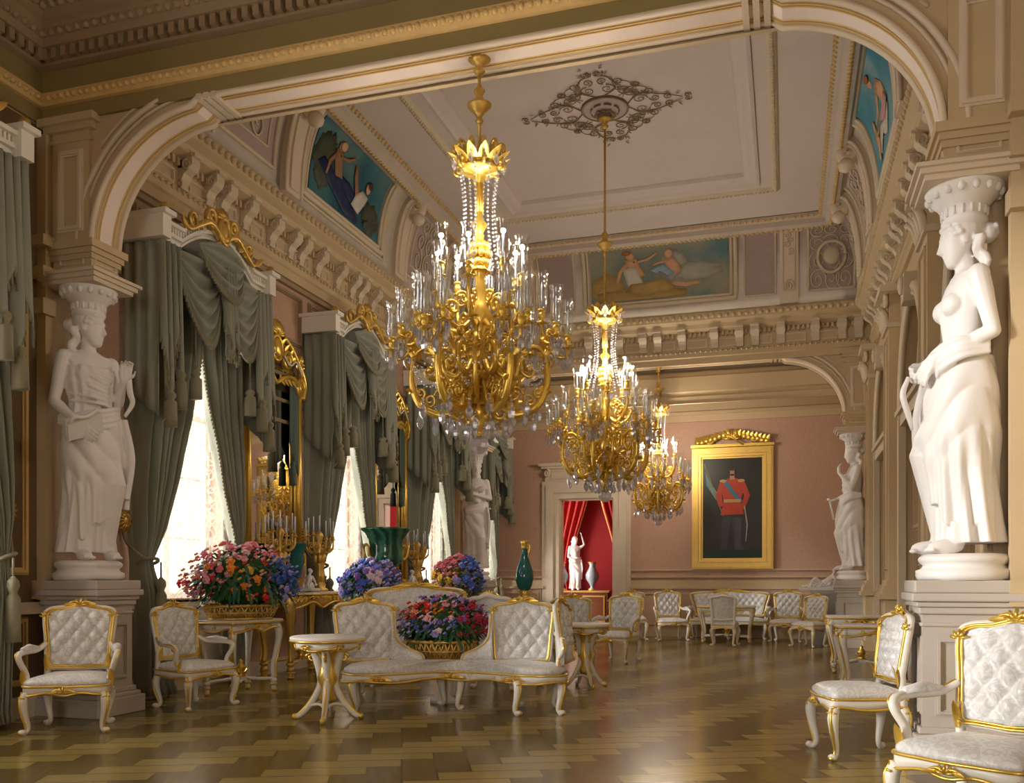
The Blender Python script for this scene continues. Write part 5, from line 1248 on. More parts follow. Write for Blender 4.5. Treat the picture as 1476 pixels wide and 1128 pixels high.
sofa_back(-.87, .32, .28, .29, 1); sofa_back(.66, .30, -.22, .30, -1); sofa_back(1.10, .22, 1.25, .22, 1)
for s, x0 in ((-1, -.60), (1, .36)):
    P = bez([(x0, .30, .98 if s < 0 else .95), (x0 - s * .02, .33, .72), (x0 - s * .12, .38, .60), (x0 - s * .26, .38, .53), (x0 - s * .29, .36, .47)], 6); b = MB(); b.tube(P, .024, 8); A = b.build('inner_rail', MAT['white'], SO)
    g = MB(); g.tube([p + V(0, -.022, .006) for p in P], .010, 6); g.build('gilt_carving', MAT['gold'], A)
    q = MB()
    def lowpad(u, v, P=P, s=s):
        p = P[int(u * (len(P) - 1) * .999)]; return (p.x + s * .01, p.y - .01 - .03 * sin(PI * u) * sin(PI * v), lerp(.47, p.z, v))
    q.grid(lowpad, 24, 8); q.build('low_backrest', MAT['damask'], SO, solid=.03)
P = bez([(.98, .24, .76), (1.03, .05, .72), (1.04, -.10, .70), (1.04, -.16, .62), (1.0, -.08, .52), (1.0, -.16, .39)], 6); b = MB(); b.tube(P, [.022, .026, .028, .026, .026], 8); A = b.build('arm', MAT['white'], SO)
g = MB(); g.tube([p + V(.0, -.022, .008) for p in P], .010, 6); g.tube(spiral((1.04, -.13, .68), .035, .01, PI / 2, 1.3, (0, -1, 0), (0, 0, 1), 16), .014, 6); g.build('gilt_carving', MAT['gold'], A)
q = MB(); q.add([(1.01, .24, .47), (1.03, -.1, .47), (1.04, -.08, .68), (1.0, .24, .74)], [(0, 1, 2, 3)]); q.build('arm_panel', MAT['damask'], SO, solid=.04)

# ------------------------------------------------------------------ tables
def round_table(label, x, y, r=.345, h=.78):
    root = thing('pedestal_table', label, 'table', (x, y, 0))
    b = MB(); b.lathe([(r - .03, h - .05), (r, h - .035), (r + .004, h - .012), (r - .01, h), (.0, h)], 48); b.build('tabletop', MAT['marble'], root)
    a = MB(); a.lathe([(r - .09, h - .12), (r - .05, h - .11), (r - .045, h - .05)], 40, flute=.02, fn=6); ap = a.build('apron', MAT['white'], root)
    g = MB(); g.tube([(r * cos(k * PI / 24), r * sin(k * PI / 24), h - .04) for k in range(48)], .011, 6, True)
    for k in range(6): a_ = k * PI / 3 + .3; shell(g, ((r - .05) * cos(a_), (r - .05) * sin(a_), h - .07), .05, (-sin(a_), cos(a_), 0), (0, 0, -1), (cos(a_) * .5, sin(a_) * .5, 0), 5, .22)
    g.tube([((r - .055 + .008 * cos(k * PI / 4)) * cos(k * PI / 24), (r - .055) * sin(k * PI / 24), h - .115 + .012 * cos(k * PI / 4)) for k in range(48)], .012, 6, True)
    g.build('gilt_carving', MAT['gold'], ap)
    c = MB(); c.lathe([(.06, .16), (.085, .2), (.06, .28), (.10, .38), (.075, .47), (.06, .55), (.10, .62), (.14, .67)], 16); c.build('column', MAT['gold'], root)
    sb = MB()
    for k in range(4):
        a_ = k * PI / 2 + .35; d = V(cos(a_), sin(a_), 0); e_ = V(cos(a_ + PI / 2), sin(a_ + PI / 2), 0); sb.tube(bez([d * .17 + V(0, 0, .125), (d + e_) * .07 + V(0, 0, .15), e_ * .17 + V(0, 0, .125)], 6), .016, 6)
    sb.build('stretcher', MAT['white'], root)
    for k in range(4):
        a_ = k * PI / 2 + .35; d = V(cos(a_), sin(a_), 0)
        P = bez([d * .17 + V(0, 0, h - .11), d * .13 + V(0, 0, h - .15), d * .10 + V(0, 0, h - .22), d * .075 + V(0, 0, h - .34), d * .065 + V(0, 0, .34), d * .10 + V(0, 0, .24), d * .16 + V(0, 0, .14), d * .24 + V(0, 0, .05), d * .29 + V(0, 0, .03)], 6)
        b = MB(); b.tube(P, [.03, .036, .04, .034, .034, .034, .028, .023, .027], 8); L = b.build('leg', MAT['white'], root)
        g = MB(); g.tube([p + d * .02 + V(0, 0, .012) for p in P], .012, 6); g.tube(spiral(tuple(d * .15 + V(0, 0, h - .2)), .05, .01, 0, 1.4, tuple(d), (0, 0, 1), 16), .014, 6); g.sphere(tuple(d * .305 + V(0, 0, .028)), .03, 8, 5); g.build('gilt_carving', MAT['gold'], L)
    return root
PTB = round_table('small round pedestal table with marble top left of the crescent sofa', -4.12, 7.56)
def salon_table(name, label, cat, w, d, h, gm='gold', wm='white', stretch=True, top='marble', apron=.10, group=None, heavy=1.0):
    root = thing(name, label, cat, group=group); x, y = w / 2, d / 2
    oc = [(-x, -y + .03), (-x + .03, -y), (-x * .35, -y - .015), (0, -y - .03), (x * .35, -y - .015), (x - .03, -y), (x, -y + .03), (x + .012, 0), (x, y - .03), (x - .03, y), (0, y + .0), (-x + .03, y), (-x, y - .03), (-x - .012, 0)]
    P = bez([(a, c, 0) for a, c in oc] + [(oc[0][0], oc[0][1], 0)], 4)[:-1]; pl = [(p.x, p.y) for p in P]
    MB().prism(pl, h - .035, h, 'xy').build('tabletop', MAT[top], root, bevel=.008)
    sm = [(a * .93, c * .90) for a, c in pl]; b = MB(); rail_band(b, sm, h - .035 - apron, h - .035, scal=apron * .45, nscal=6); ap = b.build('apron', MAT[wm], root)
    g = MB(); n = len(sm)
    g.tube([(a * 1.0, c * 1.0, h - .03) for a, c in pl], .012, 6, True); g.tube([(a * 1.035, c * 1.035, h - .035 - apron + apron * .45 * (.5 + .5 * cos(2 * PI * 6 * k / n))) for k, (a, c) in enumerate(sm)], .012 * heavy, 6, True)
    for sy in (-1, 1):
        crest(g, (0, sy * y * .95, h - .09), w * .18, .06 * heavy, -.02 * sy if sy > 0 else -.02)
        for s in (-1, 1):
            for q in range(2 if heavy <= 1 else 4): g.tube(spiral((s * x * (.32 + .15 * q), sy * (y * .94), h - .085), .035 * heavy, .008, 0, s * 1.4, (1, 0, 0), (0, 0, 1), 14), .012 * heavy, 5)
    for s in (-1, 1): crest(g, (s * x * .95, 0, h - .09), .05, .05, 0)
    g.build('gilt_carving', MAT[gm], ap)
    H_ = h - .06; sp = []
    for sx in (-1, 1):
        for sy in (-1, 1):
            o = V(sx, sy * .6, 0).normalized(); c = V(sx * x * .86, sy * y * .80, 0); sp.append(c)
            Q = bez([c + V(0, 0, H_), c + o * .035 + V(0, 0, H_ * .86), c + o * .0 + V(0, 0, H_ * .62), c - o * .045 + V(0, 0, H_ * .36), c - o * .03 + V(0, 0, H_ * .2)], 6)
            b = MB(); r = .032 * heavy; b.tube(Q, [r * 1.3, r * 1.4, r, r * .75, r * .85], 8); e = Q[-1]; b.lathe([(r * .9, 0), (r * 1.35, .02), (r * .9, .05)], 10, (e.x, e.y, e.z - .05)); b.lathe([(.0, 0), (r * .7, .005), (r * 1.0, .05), (r * .6, .08), (r * 1.2, .10), (r * .8, H_ * .2 - .05)], 10, (e.x, e.y, 0)); L = b.build('leg', MAT[wm], root)
            g = MB(); g.tube([p + o * r * 1.1 for p in Q], [.018 * heavy, .012, .010, .012], 6); shell(g, Q[3] + o * r * 1.3, .045 * heavy, (o.y, -o.x, 0), (0, 0, -1), o * .5, 5, .2); g.lathe([(r * 1.0, 0), (r * 1.45, .012), (r * 1.0, .024)], 10, (e.x, e.y, .07)); g.lathe([(r * .6, 0), (r * 1.1, .02), (r * .8, .035)], 10, (e.x, e.y, 0)); g.build('gilt_carving', MAT[gm], L)
    if stretch:
        zs = H_ * .2; b = MB()
        for c in sp: k = V(c.x * .93, c.y * .9, zs - .01); b.tube(bez([k, (k.x * .5, k.y * .75, zs + .0), (k.x * .12, k.y * .15, zs + .02)], 5), .018, 6)
        b.box(-.05, .05, -.05, .05, zs - .01, zs + .035); so_ = b.build('stretcher', MAT[wm], root)
        g = MB(); g.lathe([(.05, 0), (.06, .02), (.03, .05), (.055, .09), (.06, .12), (.02, .16), (.03, .18), (.0, .21)], 12, (0, 0, zs + .03))
        for k in range(4): leafblade(g, (0, 0, zs + .05), (cos(k * PI / 2), sin(k * PI / 2), .4), (0, 0, 1), .12, .03)
        g.build('finial', MAT[gm], so_)
    return root
FS = salon_table('flower_stand', 'white and gilt flower stand by the first window', 'stand', .86, .52, .85); FS.location = (-6.02, 9.0, 0); FS.rotation_euler.z = PI / 2 - .12
dup(PTB, 'small pedestal table between the sofa and the armchairs beyond', (-2.36, 10.75, 0), .25, sc=(.88, .80, 1.0))
o = salon_table('salon_table', 'oblong gilt table in front of the settee', 'table', 1.15, .55, .77); o.location = (-1.22, 19.35, 0)
o = salon_table('side_table', 'nearer of the two gilt side tables along the right wall', 'side table', .92, .50, .80, group='gilt side tables at the right'); o.location = (1.0, 11.0, 0); o.rotation_euler.z = .08
dup(o, 'farther of the two gilt side tables along the right wall', (1.0, 13.6, 0), 0, 'gilt side tables at the right')
CN = salon_table('console_table', 'gilt console table under the mirror between first and middle windows', 'console', 1.5, .54, 1.14, 'gold', 'gold_old', True, 'marble', .18, 'gilt consoles under the mirrors', 1.5); CN.location = (-6.46, 11.1, 0); CN.rotation_euler.z = PI / 2
dup(CN, 'gilt console table under the mirror between middle and third windows', (-6.46, 14.9, 0), PI / 2, 'gilt consoles under the mirrors')
# ------------------------------------------------------------------ chandeliers, local z from the crystal ball upwards
def link(o, parent, M, name=None):
    c = o.copy(); COL.objects.link(c); c.parent = parent; c.matrix_local = M; return c
def drop_mesh(L=.13, r=.026):
    b = MB(); b.lathe([(.0, 0), (r * .5, -.02), (r * .3, -.03), (r * .9, -L * .45), (r, -L * .62), (r * .75, -L * .8), (.0, -L)], 6, sm=False); b.sphere((0, 0, .008), .011, 6, 4); return b
def make_chandelier():
    root = thing('chandelier', 'nearest and largest gilt crystal chandelier, hung from the front arch', 'chandelier', (-2.5, 7.22, 2.37), 0, 'gilt crystal chandeliers')
    c = MB(); c.lathe([(.0, .14), (.05, .15), (.06, .19), (.03, .22), (.07, .30), (.10, .36), (.05, .44), (.045, .6), (.08, .66), (.12, .74), (.07, .84), (.05, 1.0), (.09, 1.08), (.12, 1.16), (.06, 1.26), (.045, 1.5), (.08, 1.55), (.05, 1.6), (.04, 1.80), (.035, 1.88), (.07, 1.94), (.03, 1.99), (.028, 2.03), (.028, 2.30), (.05, 2.33), (.05, 2.37), (.15, 2.39), (.17, 2.42), (.12, 2.44), (.03, 2.46), (.02, 2.62)], 20)
    for k in range(9):
        a = k * 2 * PI / 9
        for q in range(3): c.sphere(((.06 + .02 * (q % 2)) * cos(a + q * .35), (.06 + .02 * (q % 2)) * sin(a + q * .35), 1.62 + .07 * q), (.035, .035, .04), 7, 5)
        leafblade(c, (.03 * cos(a), .03 * sin(a), 1.58), (cos(a), sin(a), -.9), (0, 0, 1), .12, .035)
    for k in range(8):
        a = k * PI / 4; c.tube([(.028 * cos(a), .028 * sin(a), 2.05), (.028 * cos(a), .028 * sin(a), 2.29)], .009, 5)
    c.build('stem', MAT['gold'], root)
    w = MB()
    for k in range(12):
        a = k * PI / 6; d = V(cos(a), sin(a), 0)
        w.tube(bez([d * .12 + V(0, 0, 2.42), d * .17 + V(0, 0, 2.50), d * .16 + V(0, 0, 2.57), d * .20 + V(0, 0, 2.60), d * .225 + V(0, 0, 2.56), d * .205 + V(0, 0, 2.53)], 5), [.026, .022, .016, .014, .012], 6)
        if k % 2 == 0: w.tube(spiral(tuple(d * .19 + V(0, 0, 2.43)), .045, .01, -PI / 2, 1.4, tuple(d), (0, 0, 1), 16), .014, 5)
        leafblade(w, tuple(d * .10 + V(0, 0, 2.40)), tuple(d * .9 + V(0, 0, 1)), tuple(d), .19, .045)
    w.build('leaf_crown', MAT['gold'], root)
    ball = MB(); ball.sphere((0, 0, .085), .085, 12, 8, False); ball.sphere((0, 0, .18), .03, 8, 5); ball.build('crystal_ball', MAT['crystal'], root)
    # scroll branches
    br = None; NBR = 6
    for k in range(NBR):
        a = k * 2 * PI / NBR + .25; M = Matrix.Rotation(a, 4, 'Z')
        if br is None:
            b = MB()
            P = bez([(.08, 0, .62), (.16, 0, .42), (.32, 0, .33), (.50, 0, .42), (.575, 0, .62), (.55, 0, .84), (.45, 0, .90), (.36, 0, .82), (.36, 0, .70), (.43, 0, .65), (.47, 0, .71)], 7); b.tube(P, [.022, .030, .034, .033, .030, .026, .023, .020, .018, .016, .014], 8)
            b.sphere((.42, 0, .72), (.035, .03, .035), 8, 6); b.tube(bez([(.06, 0, .40), (.16, 0, .30), (.24, 0, .36), (.22, 0, .46), (.16, 0, .44)], 6), [.03, .026, .018, .014], 7)
            b.tube(bez([(.10, 0, .78), (.20, 0, .66), (.30, 0, .72), (.30, 0, .86), (.22, 0, .90), (.20, 0, .82)], 6), [.03, .026, .022, .016], 7)
            b.tube(bez([(.55, 0, .82), (.60, 0, .92), (.54, 0, 1.02), (.53, 0, 1.10)], 6), [.03, .034, .026, .022], 7)
            for q, t in enumerate((.12, .2, .28, .36, .44, .52)):
                p = P[int(t * len(P))]; o = (p - V(.36, 0, .66)).normalized()
                for s in (-1, 1): leafblade(b, p, o * .5 + V(0, s * .8, .5), o, .09, .028)
                leafblade(b, p, -o + V(0, .5 * (-1) ** q, 0), o, .09, .026)
            for (sx__, sz__, r__, t__) in ((.30, .50, .075, 1.5), (.42, .46, .06, -1.4), (.20, .56, .06, 1.4), (.50, .52, .05, -1.4), (.14, .94, .07, 1.5), (.26, 1.0, .05, -1.4)): b.tube(spiral((sx__, 0, sz__), r__, .012, 0, t__, (1, 0, 0), (0, .25, 1), 22), [.014, .010], 5)
            shell(b, (.58, 0, .86), .075, (0, 1, 0), (0, 0, 1), (.5, 0, 0), 5, .2); b.sphere((.55, 0, .95), (.04, .045, .05), 8, 6)
            for s in (-1, 1):
                b.tube(bez([(.52, 0, .98), (.58, s * .05, .92), (.63, s * .10, .92), (.65, s * .11, .96)], 5), [.018, .016, .014], 6); b.tube(spiral((.60, s * .06, 1.0), .04, .008, 0, 1.4, (1, 0, 0), (0, 0, 1), 12), .011, 5)
            b.tube(bez([(.56, 0, .92), (.66, 0, .82), (.74, 0, .82), (.75, 0, .88)], 5), [.018, .016, .014], 6)
            br = b.build('scroll_branch', MAT['gold'], root); br.matrix_local = M; B0 = br
        else: B0 = link(br, root, M)
    for k in range(NBR): link(br, root, Matrix.Rotation((k + .5) * 2 * PI / NBR + .25, 4, 'Z') @ Matrix.Translation((0, 0, .26)) @ Matrix.Diagonal((.66, .66, .66, 1)))
    # lights: holder with candle and glass shade
    hb = MB(); hb.lathe([(.0, -.02), (.05, -.005), (.055, .005), (.02, .012), (.018, .03), (.03, .045), (.032, .075), (.026, .085), (.022, .10), (.032, .105), (.034, .12), (.0, .12)], 12)
    for k in range(6): leafblade(hb, (.02 * cos(k), .02 * sin(k), .0), (cos(k * PI / 3), sin(k * PI / 3), -.3), (0, 0, 1), .06, .018)
    H0_ = hb.build('candle_holder', MAT['gold'], root)
    cn = MB(); cn.lathe([(.0, .12), (.0085, .12), (.008, .33), (.003, .335), (.002, .35), (.0, .35)], 8); CN_ = cn.build('candle', MAT['candle'], H0_)
    gl = MB(); gl.lathe([(.030, .125), (.052, .155), (.049, .30), (.051, .40), (.066, .435)], 16, cap=False); GL_ = gl.build('glass_shade', MAT['glass'], H0_)
    fr_ = MB()
    for k in range(7):
        a = k * 2 * PI / 7; fr_.M = Matrix.Translation((.050 * cos(a), .050 * sin(a), -.005)); fr_.lathe([(.0, 0), (.008, -.015), (.010, -.075), (.0, -.10)], 5, sm=False)
    FR_ = fr_.build('crystal_fringe', MAT['crystal'], H0_)
    n0 = True
    def light(r, a, z, k=1):
        nonlocal n0
        M = Matrix.Translation((r * cos(a), r * sin(a), z)) @ Matrix.Scale(k, 4)
        if n0: H0_.matrix_local = M; n0 = False; return
        h = link(H0_, root, M)
        for ch in (CN_, GL_, FR_): c = ch.copy(); COL.objects.link(c); c.parent = h
    for k in range(NBR):
        a = k * 2 * PI / NBR + .25
        light(.53, a, 1.10); light(.66, a + .17, .965, .95); light(.66, a - .17, .965, .95); light(.75, a, .89, .93)
    up = None
    for k in range(8):
        a = k * PI / 4 + .1; M = Matrix.Rotation(a, 4, 'Z')
        if up is None:
            b = MB(); b.tube(bez([(.08, 0, 1.12), (.18, 0, 1.04), (.30, 0, 1.10), (.37, 0, 1.26), (.37, 0, 1.38)], 6), [.024, .022, .020, .016], 7); b.tube(spiral((.26, 0, 1.2), .08, .015, -PI / 2, 1.5, (1, 0, 0), (0, 0, 1), 20), .015, 6); b.tube(spiral((.16, 0, 1.30), .06, .01, 0, 1.5, (1, 0, 0), (0, 0, 1), 16), .012, 5)
            for s in (-1, 1): leafblade(b, (.28, 0, 1.09), (.6, s * .6, -.3), (0, 0, 1), .1, .03)
            up = b.build('upper_branch', MAT['gold'], root); up.matrix_local = M
        else: link(up, root, M)
        light(.37, a, 1.39 + .05 * (k % 2), .98)
    # crystal drops
    d0 = drop_mesh().build('crystal_drop', MAT['crystal'], root); first = True; S = []
    for k in range(18): a = k * PI / 9; r = .50 if k % 3 else .40; S.append((r * cos(a), r * sin(a), .36 + .06 * (k % 2), 1.25))
    for k in range(12): a = k * PI / 6 + .2; S.append((.26 * cos(a), .26 * sin(a), .30, 1.2))
    for k in range(8): a = k * PI / 4; S.append((.12 * cos(a), .12 * sin(a), .24, 1.0))
    for k in range(NBR):
        a = k * 2 * PI / NBR + .25
        for da, r, z in ((0, .75, .85), (.2, .66, .92), (-.2, .66, .92), (.12, .72, .86), (0, .60, .86)): S.append((r * cos(a + da), r * sin(a + da), z, 1.15))
    for k in range(12): a = k * PI / 6; S.append((.215 * cos(a), .215 * sin(a), 2.50, .9))
    for k in range(8): a = k * PI / 4 + .1; S.append((.31 * cos(a), .31 * sin(a), 1.06, .9))
    for x, y, z, s in S[:98]:
        M = Matrix.Translation((x, y, z)) @ Matrix.Rotation(x * 9 + y * 5, 4, 'Z') @ Matrix.Scale(s, 4)
        if first: d0.matrix_local = M; first = False
        else: link(d0, root, M)
    ch = None
    for k in range(8):
        a = k * PI / 4 + .1; M = Matrix.Rotation(a, 4, 'Z')
        if ch is None:
            b = MB()
            for q in range(26):
                t = q / 25; b.sphere((lerp(.17, .22, t) - .06 * sin(PI * t), 0, lerp(2.40, 1.52, t)), .011, 6, 4)
            ch = b.build('bead_chain', MAT['crystal'], root); ch['kind'] = 'stuff'; ch.matrix_local = M
        else: link(ch, root, M)
    fs_ = MB()
    for k in range(NBR):
        a = k * 2 * PI / NBR + .25; 
        for q in range(15):
            t = q / 14; fs_.sphere((lerp(.12, .55, t) * cos(a + .3 * sin(PI * t)), lerp(.12, .55, t) * sin(a + .3 * sin(PI * t)), lerp(.70, .80, t) - .22 * sin(PI * t)), .012, 6, 4)
            b2 = 2 * PI / NBR * t; fs_.sphere((.56 * cos(a + b2), .56 * sin(a + b2), .84 - .20 * sin(PI * t)), .012, 6, 4)
    f_ = fs_.build('bead_garland', MAT['crystal'], root); f_['kind'] = 'stuff'
    return root
CHA = make_chandelier()
def rod(root, z0, z1, sc, knobs):
    b = MB(); b.tube([(0, 0, z0), (0, 0, z1)], .016 / sc, 8)
    for z in knobs: b.lathe([(.016, -.16), (.035, -.13), (.02, -.10), (.045, -.06), (.10, -.01), (.105, .01), (.04, .05), (.03, .09), (.05, .13), (.02, .17)], 16, (0, 0, z))
    b.lathe([(.02, -.14), (.05, -.10), (.025, -.07), (.06, -.03), (.10, 0)], 16, (0, 0, z1)); b.build('rod', MAT['gold_old'], root)
C2 = dup(CHA, 'middle gilt crystal chandelier on a long rod from the ceiling medallion', (-2.55, 12.97, 2.44), .2, 'gilt crystal chandeliers', 1.1)
C3 = dup(CHA, 'farthest and smallest gilt crystal chandelier, under the far arch', (-2.55, 18.67, 2.42), .4, 'gilt crystal chandeliers', .96)
rod(CHA, 2.6, CROWN - 2.37 - .005, 1, (2.95,)); rod(C2, 2.6, (8.04 - 2.44) / 1.1, 1.1, (3.42,)); rod(C3, 2.6, (CROWN - 2.42 - .005) / .96, .96, (2.95,))
# ------------------------------------------------------------------ flowers
def blossom(col, kind):
    b = MB()
    if kind == 0:
        for k in range(6): a = k * PI / 3; b.sphere((.024 * cos(a), .024 * sin(a), .0), (.021, .021, .013), 6, 4)
        b.sphere((0, 0, .008), (.015, .015, .014), 6, 4)
    elif kind == 1:
        for k in range(11): a = k * 2.4; r = .034 * math.sqrt(k / 11); b.sphere((r * cos(a), r * sin(a), .022 - r * .5), (.016, .016, .014), 5, 3)
    else:
        for k in range(9): b.sphere((.014 * cos(k * 2.1), .014 * sin(k * 2.1), -.03 + .014 * k), (.015, .015, .012), 5, 3)
    o = b.build('blossom', MAT['fl_' + col]); return o
BL = {}
def flowers(name, label, loc, rx, ry, h, n, pick, kinds=(0, 1), basket=None, blades=26, seed=1, size=1.0, leafm='leaf', group='flower arrangements', z0=.1, rz=0, loose=.16, long=1.0):
    r_ = random.Random(seed); root = thing(name, label, 'flowers', loc, rz, group)
    if basket:
        bx, by, bh = basket; b = MB()
        for zz, rr, k in ((.012, .86, .018), (bh * .5, .96, .012), (bh, 1.06, .02)): b.tube([(bx * rr * cos(a), by * rr * sin(a), zz) for a in [2 * PI * q / 40 for q in range(40)]], k, 6, True)
        for q in range(34):
            a = 2 * PI * q / 34
            for s in (-1, 1): b.tube([(bx * .86 * cos(a), by * .86 * sin(a), .01), (bx * .96 * cos(a + s * .09), by * .96 * sin(a + s * .09), bh * .5), (bx * 1.06 * cos(a + s * .18), by * 1.06 * sin(a + s * .18), bh)], .011, 5)
            b.sphere((bx * 1.07 * cos(a), by * 1.07 * sin(a), bh + .01), .017, 6, 4)
        b.lathe([(.001, 0), (.84, 0), (.88, bh * .9), (.001, bh * .9)], 30, sx=bx, sy=by, cap=False)
        b.build('gilt_basket', MAT['gold_old'], root)
    else: bh = 0
    f = MB()
    core = lambda u, v: ((rx * .72 * cos(2 * PI * u) * sin(PI * v * .99 + .01)) * (1 + .14 * sin(9 * u * 6.28 + 7 * v)), (ry * .72 * sin(2 * PI * u) * sin(PI * v * .99 + .01)) * (1 + .14 * sin(11 * u * 6.28 + 5 * v)), bh + z0 + h * .42 - cos(PI * v + PI) * h * .42 * -1 * -1 if False else bh + z0 + h * .42 * (1 - cos(PI * v)))
    f.grid(core, 28, 16, True, True)
    for i in range(420):
        a = r_.uniform(0, 2 * PI); e = math.acos(r_.uniform(-.55, 1)); d = V(cos(a) * sin(e), sin(a) * sin(e), cos(e)); p = V(d.x * rx * .85, d.y * ry * .85, bh + z0 + h * .42 + d.z * h * .46)
        leafblade(f, p, d + V(r_.uniform(-.6, .6), r_.uniform(-.6, .6), r_.uniform(-.7, .4)), (0, 0, 1), r_.uniform(.07, .15), r_.uniform(.014, .03), -.7, 4)
    f.build('foliage', MAT[leafm], root)
    g = MB()
    for i in range(blades):
        a = r_.uniform(0, 2 * PI); d = V(cos(a), sin(a), r_.uniform(-.1, .9)); p = V(cos(a) * rx * .5, sin(a) * ry * .5, bh + z0 + h * r_.uniform(.15, .7))
        leafblade(g, p, d, (0, 0, 1), long * r_.uniform(.28, .48), r_.uniform(.012, .02), -r_.uniform(.4, 1.5), 7)
    if blades: g.build('long_leaves', MAT['leaf_blue'], root)
    def spot():
        a = r_.uniform(0, 2 * PI); e = math.acos(r_.uniform(-.45, 1)); d = V(cos(a) * sin(e), sin(a) * sin(e), cos(e)); k = r_.uniform(.86, 1.0 + loose)
        return d, V(d.x * rx * k, d.y * ry * k, bh + z0 + h * .42 + d.z * h * .52 * k)
    for i in range(n):
        d, p = spot(); col = pick(d, r_); kd = r_.choice(kinds)
        if (col, kd) not in BL: o = BL[(col, kd)] = blossom(col, kd)
        else: o = BL[(col, kd)].copy(); COL.objects.link(o)
        o.parent = root; o.matrix_local = Matrix.Translation(p) @ d.to_track_quat('Z', 'Y').to_matrix().to_4x4() @ Matrix.Scale(size * r_.uniform(.85, 1.35), 4)
    # the many small florets between them
    sm = MB(); cols = []; ids = []
    for i in range(n * 5):
        d, p = spot(); col = pick(d, r_)
        if col not in cols: cols.append(col)
        f0 = len(sm.f); q = size * r_.uniform(.012, .022); sm.sphere(tuple(p), (q, q, q * .8), 5, 3); sm.sphere(tuple(p + V(q, q * .5, q * .6)), (q, q, q * .8), 5, 3); ids += [cols.index(col)] * (len(sm.f) - f0)
    o = sm.build('floret', None, root); o['kind'] = 'stuff'
    for c_ in cols: o.data.materials.append(MAT['fl_' + c_])
    o.data.polygons.foreach_set('material_index', ids)
    return root
def pk_stand(d, r):
    # the stand is turned so that +x runs away from the viewer along the wall
    if d.z > .62: return r.choice(['pink', 'rose', 'pale', 'pink', 'rose'])
    if d.x < -.35: return r.choice(['red', 'pink', 'rose', 'rose', 'orange'])
    if d.x > .42: return r.choice(['blue', 'blue', 'lilac', 'blue'])
    return r.choice(['orange', 'orange', 'yellow', 'red', 'orange', 'rose'])
flowers('flower_basket', 'oblong gilt basket of pink, orange and blue flowers on the flower stand', (-6.02, 9.0, .85), .56, .38, .72, 98, pk_stand, (0, 1), (.40, .24, .16), 90, 3, 1.0, 'leaf', z0=-.02, long=1.35, loose=.22, rz=PI / 2 - .12 - .7)
def pk_sofa(d, r):
    if d.z > .8: return r.choice(['lilac', 'pale', 'violet', 'rose'])
    if d.x > .3: return r.choice(['crimson', 'crimson', 'red', 'violet', 'crimson'])
    if d.z < .2: return r.choice(['lilac', 'blue', 'lilac', 'violet', 'pale'])
    return r.choice(['orange', 'red', 'rose', 'orange', 'red', 'pale'])
sx_, sy_ = -3.47, 8.60
ST = thing('basket_plinth', 'round white stand under the flower basket in the middle of the sofa', 'stand', (sx_ - .04, sy_ + .36, 0))
b = MB(); b.lathe([(.0, 0), (.14, 0), (.14, .04), (.06, .08), (.05, .30), (.22, .39), (.29, .42), (.29, .455), (.0, .455)], 36); b.build('pillar', MAT['white'], ST)
b = MB(); b.tube([(.29 * cos(k * PI / 20), .29 * sin(k * PI / 20), .44) for k in range(40)], .012, 6, True); b.build('gilt_ring', MAT['gold'], ST)
flowers('flower_basket', 'round gilt basket of red, orange and lilac flowers in the sofa', (sx_ - .04, sy_ + .36, .456), .45, .32, .52, 98, pk_sofa, (0, 1), (.35, .26, .20), 44, 8, .85, 'leaf', z0=-.03, rz=.297)
def stand(label, x, y, h, r=.2, mat='white'):
    s = thing('plant_stand', label, 'stand', (x, y, 0)); b = MB(); b.lathe([(.0, 0), (r, 0), (r, .05), (r * .7, .09), (r * .55, h * .5), (r * .7, h - .12), (r * .95, h - .07), (r, h - .04), (r, h), (.0, h)], 28); b.build('column', MAT[mat], s)
    b = MB(); b.tube([(r * cos(k * PI / 12), r * sin(k * PI / 12), h - .02) for k in range(24)], .010, 6, True); b.build('gilt_ring', MAT['gold'], s); return s
stand('white stand under the blue hydrangeas behind the sofa', -5.0, 10.25, .98)
flowers('hydrangea_bush', 'blue and lilac hydrangea bush behind the left sofa back', (-5.0, 10.25, .98), .34, .32, .56, 80, lambda d, r: r.choice(['blue', 'lilac', 'lilac', 'blue', 'pale', 'violet']), (1, 1, 0), None, 0, 5, 1.2, z0=.03)
stand('white stand under the pink and yellow bouquet', -4.22, 11.3, 1.02)
flowers('flower_bouquet', 'pink, yellow and blue bouquet behind the tufted settee', (-4.22, 11.3, 1.02), .30, .28, .58, 75, lambda d, r: r.choice(['pink', 'rose', 'pink']) if d.z > .3 and d.x < .3 else (r.choice(['lilac', 'blue', 'blue']) if d.x > .2 else r.choice(['yellow', 'yellow', 'rose'])), (1, 0), None, 8, 6, 1.15, 'leaf_olive', z0=.03)
# ------------------------------------------------------------------ urns, vases, candelabra
UP = thing('urn_pedestal', 'tall white pedestal under the green urn', 'pedestal', (-5.15, 11.05, 0))
b = MB().box(-.2, .2, -.2, .2, .12, 1.14); b.build('shaft', MAT['stone_light'], UP); MB().box(-.25, .25, -.25, .25, 0, .12).build('foot', MAT['stone_light'], UP); MB().box(-.24, .24, -.24, .24, 1.14, 1.24).build('cap', MAT['stone_light'], UP, bevel=.015)
UR_ = thing('urn', 'large dark green malachite urn with gilt handles on a pedestal', 'urn', (-5.15, 11.05, 1.24), .1)
b = MB(); b.box(-.15, .15, -.15, .15, 0, .06); b.lathe([(.0, .06), (.13, .06), (.13, .09), (.07, .12), (.055, .18), (.10, .22), (.20, .27), (.235, .34), (.225, .40), (.22, .50), (.235, .60), (.29, .69), (.335, .73), (.34, .755), (.30, .76), (.20, .70), (.0, .68)], 40); b.build('bowl', MAT['malachite'], UR_)
